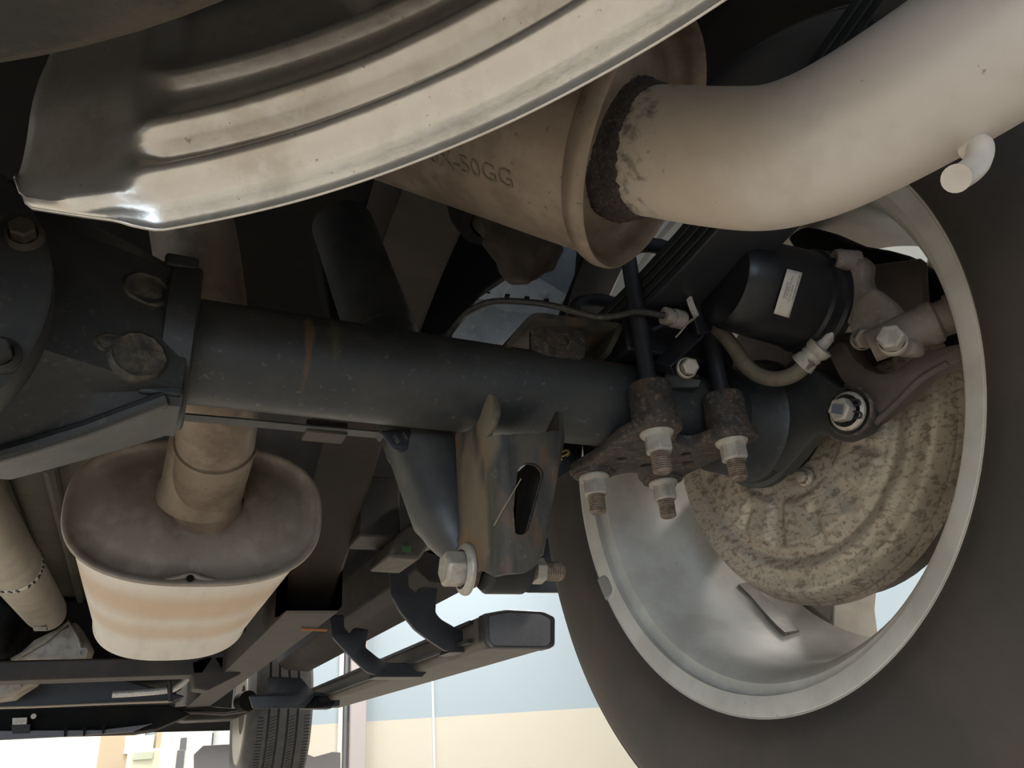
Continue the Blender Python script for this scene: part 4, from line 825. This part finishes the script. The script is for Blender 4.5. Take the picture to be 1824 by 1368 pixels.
# front wheel: tyre with four grooves and sipes
FW = thing('front_roadwheel', 'front tyre with grooved tread behind the running board', 'wheel', (.83, 3.2, 1.66))
FC = V((-.012, 3.3, 1.66)); TR = .355
fp = [(.705, .22), (.700, .25), (.698, .29), (.706, .325), (.722, .347)]
x = .735
gro = [.775, .812, .850, .888]
fp.append((.735, TR-.003))
for g_ in gro: fp += [(g_-.0045, TR), (g_-.004, TR-.011), (g_+.004, TR-.011), (g_+.0045, TR)]
fp += [(.925, TR-.003), (.940, .345), (.955, .32), (.958, .28), (.95, .24), (.94, .22)]
FT = M('front_tyre_rubber', (.055, .052, .050), .7, 0, [((.09, .082, .075), 8, .45, .75, .6)])
b = B(); b.lathe(fp, FC, XA, 140); FTI = b.build('tire', FT, FW, 30)
b = B()
for k in range(80):
    t = PI+.15+(PI*.9)*k/80
    for xx, sk in ((.745, .0), (.930, .0), (.793, .35), (.831, -.0), (.869, .35)):
        if xx == .831: continue
        R3 = Matrix.Rotation(t, 3, 'X') @ Matrix.Rotation(sk, 3, 'Z')
        b.box(FC+V((xx, math.cos(t)*(TR+.0002), math.sin(t)*(TR+.0002))), (.024, .0020, .0010) if sk == 0 else (.022, .0020, .0010), Matrix.Rotation(t-PI/2, 3, 'X') @ Matrix.Rotation(sk, 3, 'Z'))
b.build('sipes', SHADEBLK, FTI, kind='stuff')
b = B(); b.lathe([(.712, .10), (.705, .19), (.700, .215), (.704, .222), (.72, .21), (.80, .20)], FC, XA, 80); b.build('rim', M('front_rim_grey', (.30, .27, .24), .4, .5), FW)
# wheel stop plates of the lift ahead of the front wheel
LP = thing('wheel_stop', 'grey lift wheel stop plate with cut corners standing behind the front tyre', 'lift part', (.9, 4.0, 1.3))
b = B(); b.prism(kz([(345, 1420), (345, 1344), (362, 1328), (420, 1325), (545, 1342), (560, 1348), (592, 1339), (607, 1340), (607, 1420)], 4.0), (0, .012, 0)); b.build('stop_plate', M('lift_grey', (.27, .25, .25), .5), LP, bevel=.003)
# wall items far behind
def wbox(nm, px0, py0, px1, py1, yy, dp, mt, parent=None, bevel=.004, kind=None):
    a_ = at(px0, py0, y=yy); c_ = at(px1, py1, y=yy); bb = B(); bb.box(((a_.x+c_.x)/2, yy+dp/2, (a_.z+c_.z)/2), (abs(c_.x-a_.x), dp, abs(a_.z-c_.z))); return bb.build(nm, mt, parent, bevel=bevel, kind=kind)
TANW = M('tan_post', (.52, .42, .30), .5)
wbox('trim_5', 196, 1200, 206, 1600, 7.30, .08, TANW, kind='structure')
wbox('trim_6', 206, 1200, 222, 1600, 7.32, .07, WHITEW, kind='structure')
wbox('door_1', -160, 1150, 194, 1600, 7.34, .05, WHITEW, kind='structure')
WB = thing('wall_dispenser', 'cream wall dispenser with a pale green tray front on the far wall', 'dispenser', at(256, 1350, y=7.2))
wbox('dispenser_back', 224, 1312, 272, 1340, 7.28, .10, WHITEW, WB)
wbox('dispenser_tray', 228, 1336, 292, 1400, 7.10, .26, M('cream_plastic', (.72, .70, .55), .5), WB, .02)
wbox('tray_front', 238, 1340, 272, 1352, 7.08, .03, M('pale_green_plastic', (.52, .55, .44), .4), WB)
wbox('trim_7', 292, 1200, 300, 1600, 7.30, .06, TANW, kind='structure')
LK = thing('lift_column', 'white steel lift column with dark latch slots near the front tyre', 'lift column', at(350, 1340, y=6.9))
wbox('column_face', 304, 1180, 352, 1600, 6.95, .12, WHITEW, LK)
wbox('latch_slot', 322, 1314, 331, 1336, 6.94, .02, TRIMD, LK)
wbox('latch_handle', 316, 1336, 326, 1370, 6.93, .03, TRIMD, LK)
wbox('side_face', 356, 1180, 412, 1600, 7.05, .12, M('pale_blue_white', (.70, .76, .76), .5), LK)
wbox('latch_slot', 373, 1306, 379, 1330, 7.04, .02, TRIMD, LK)
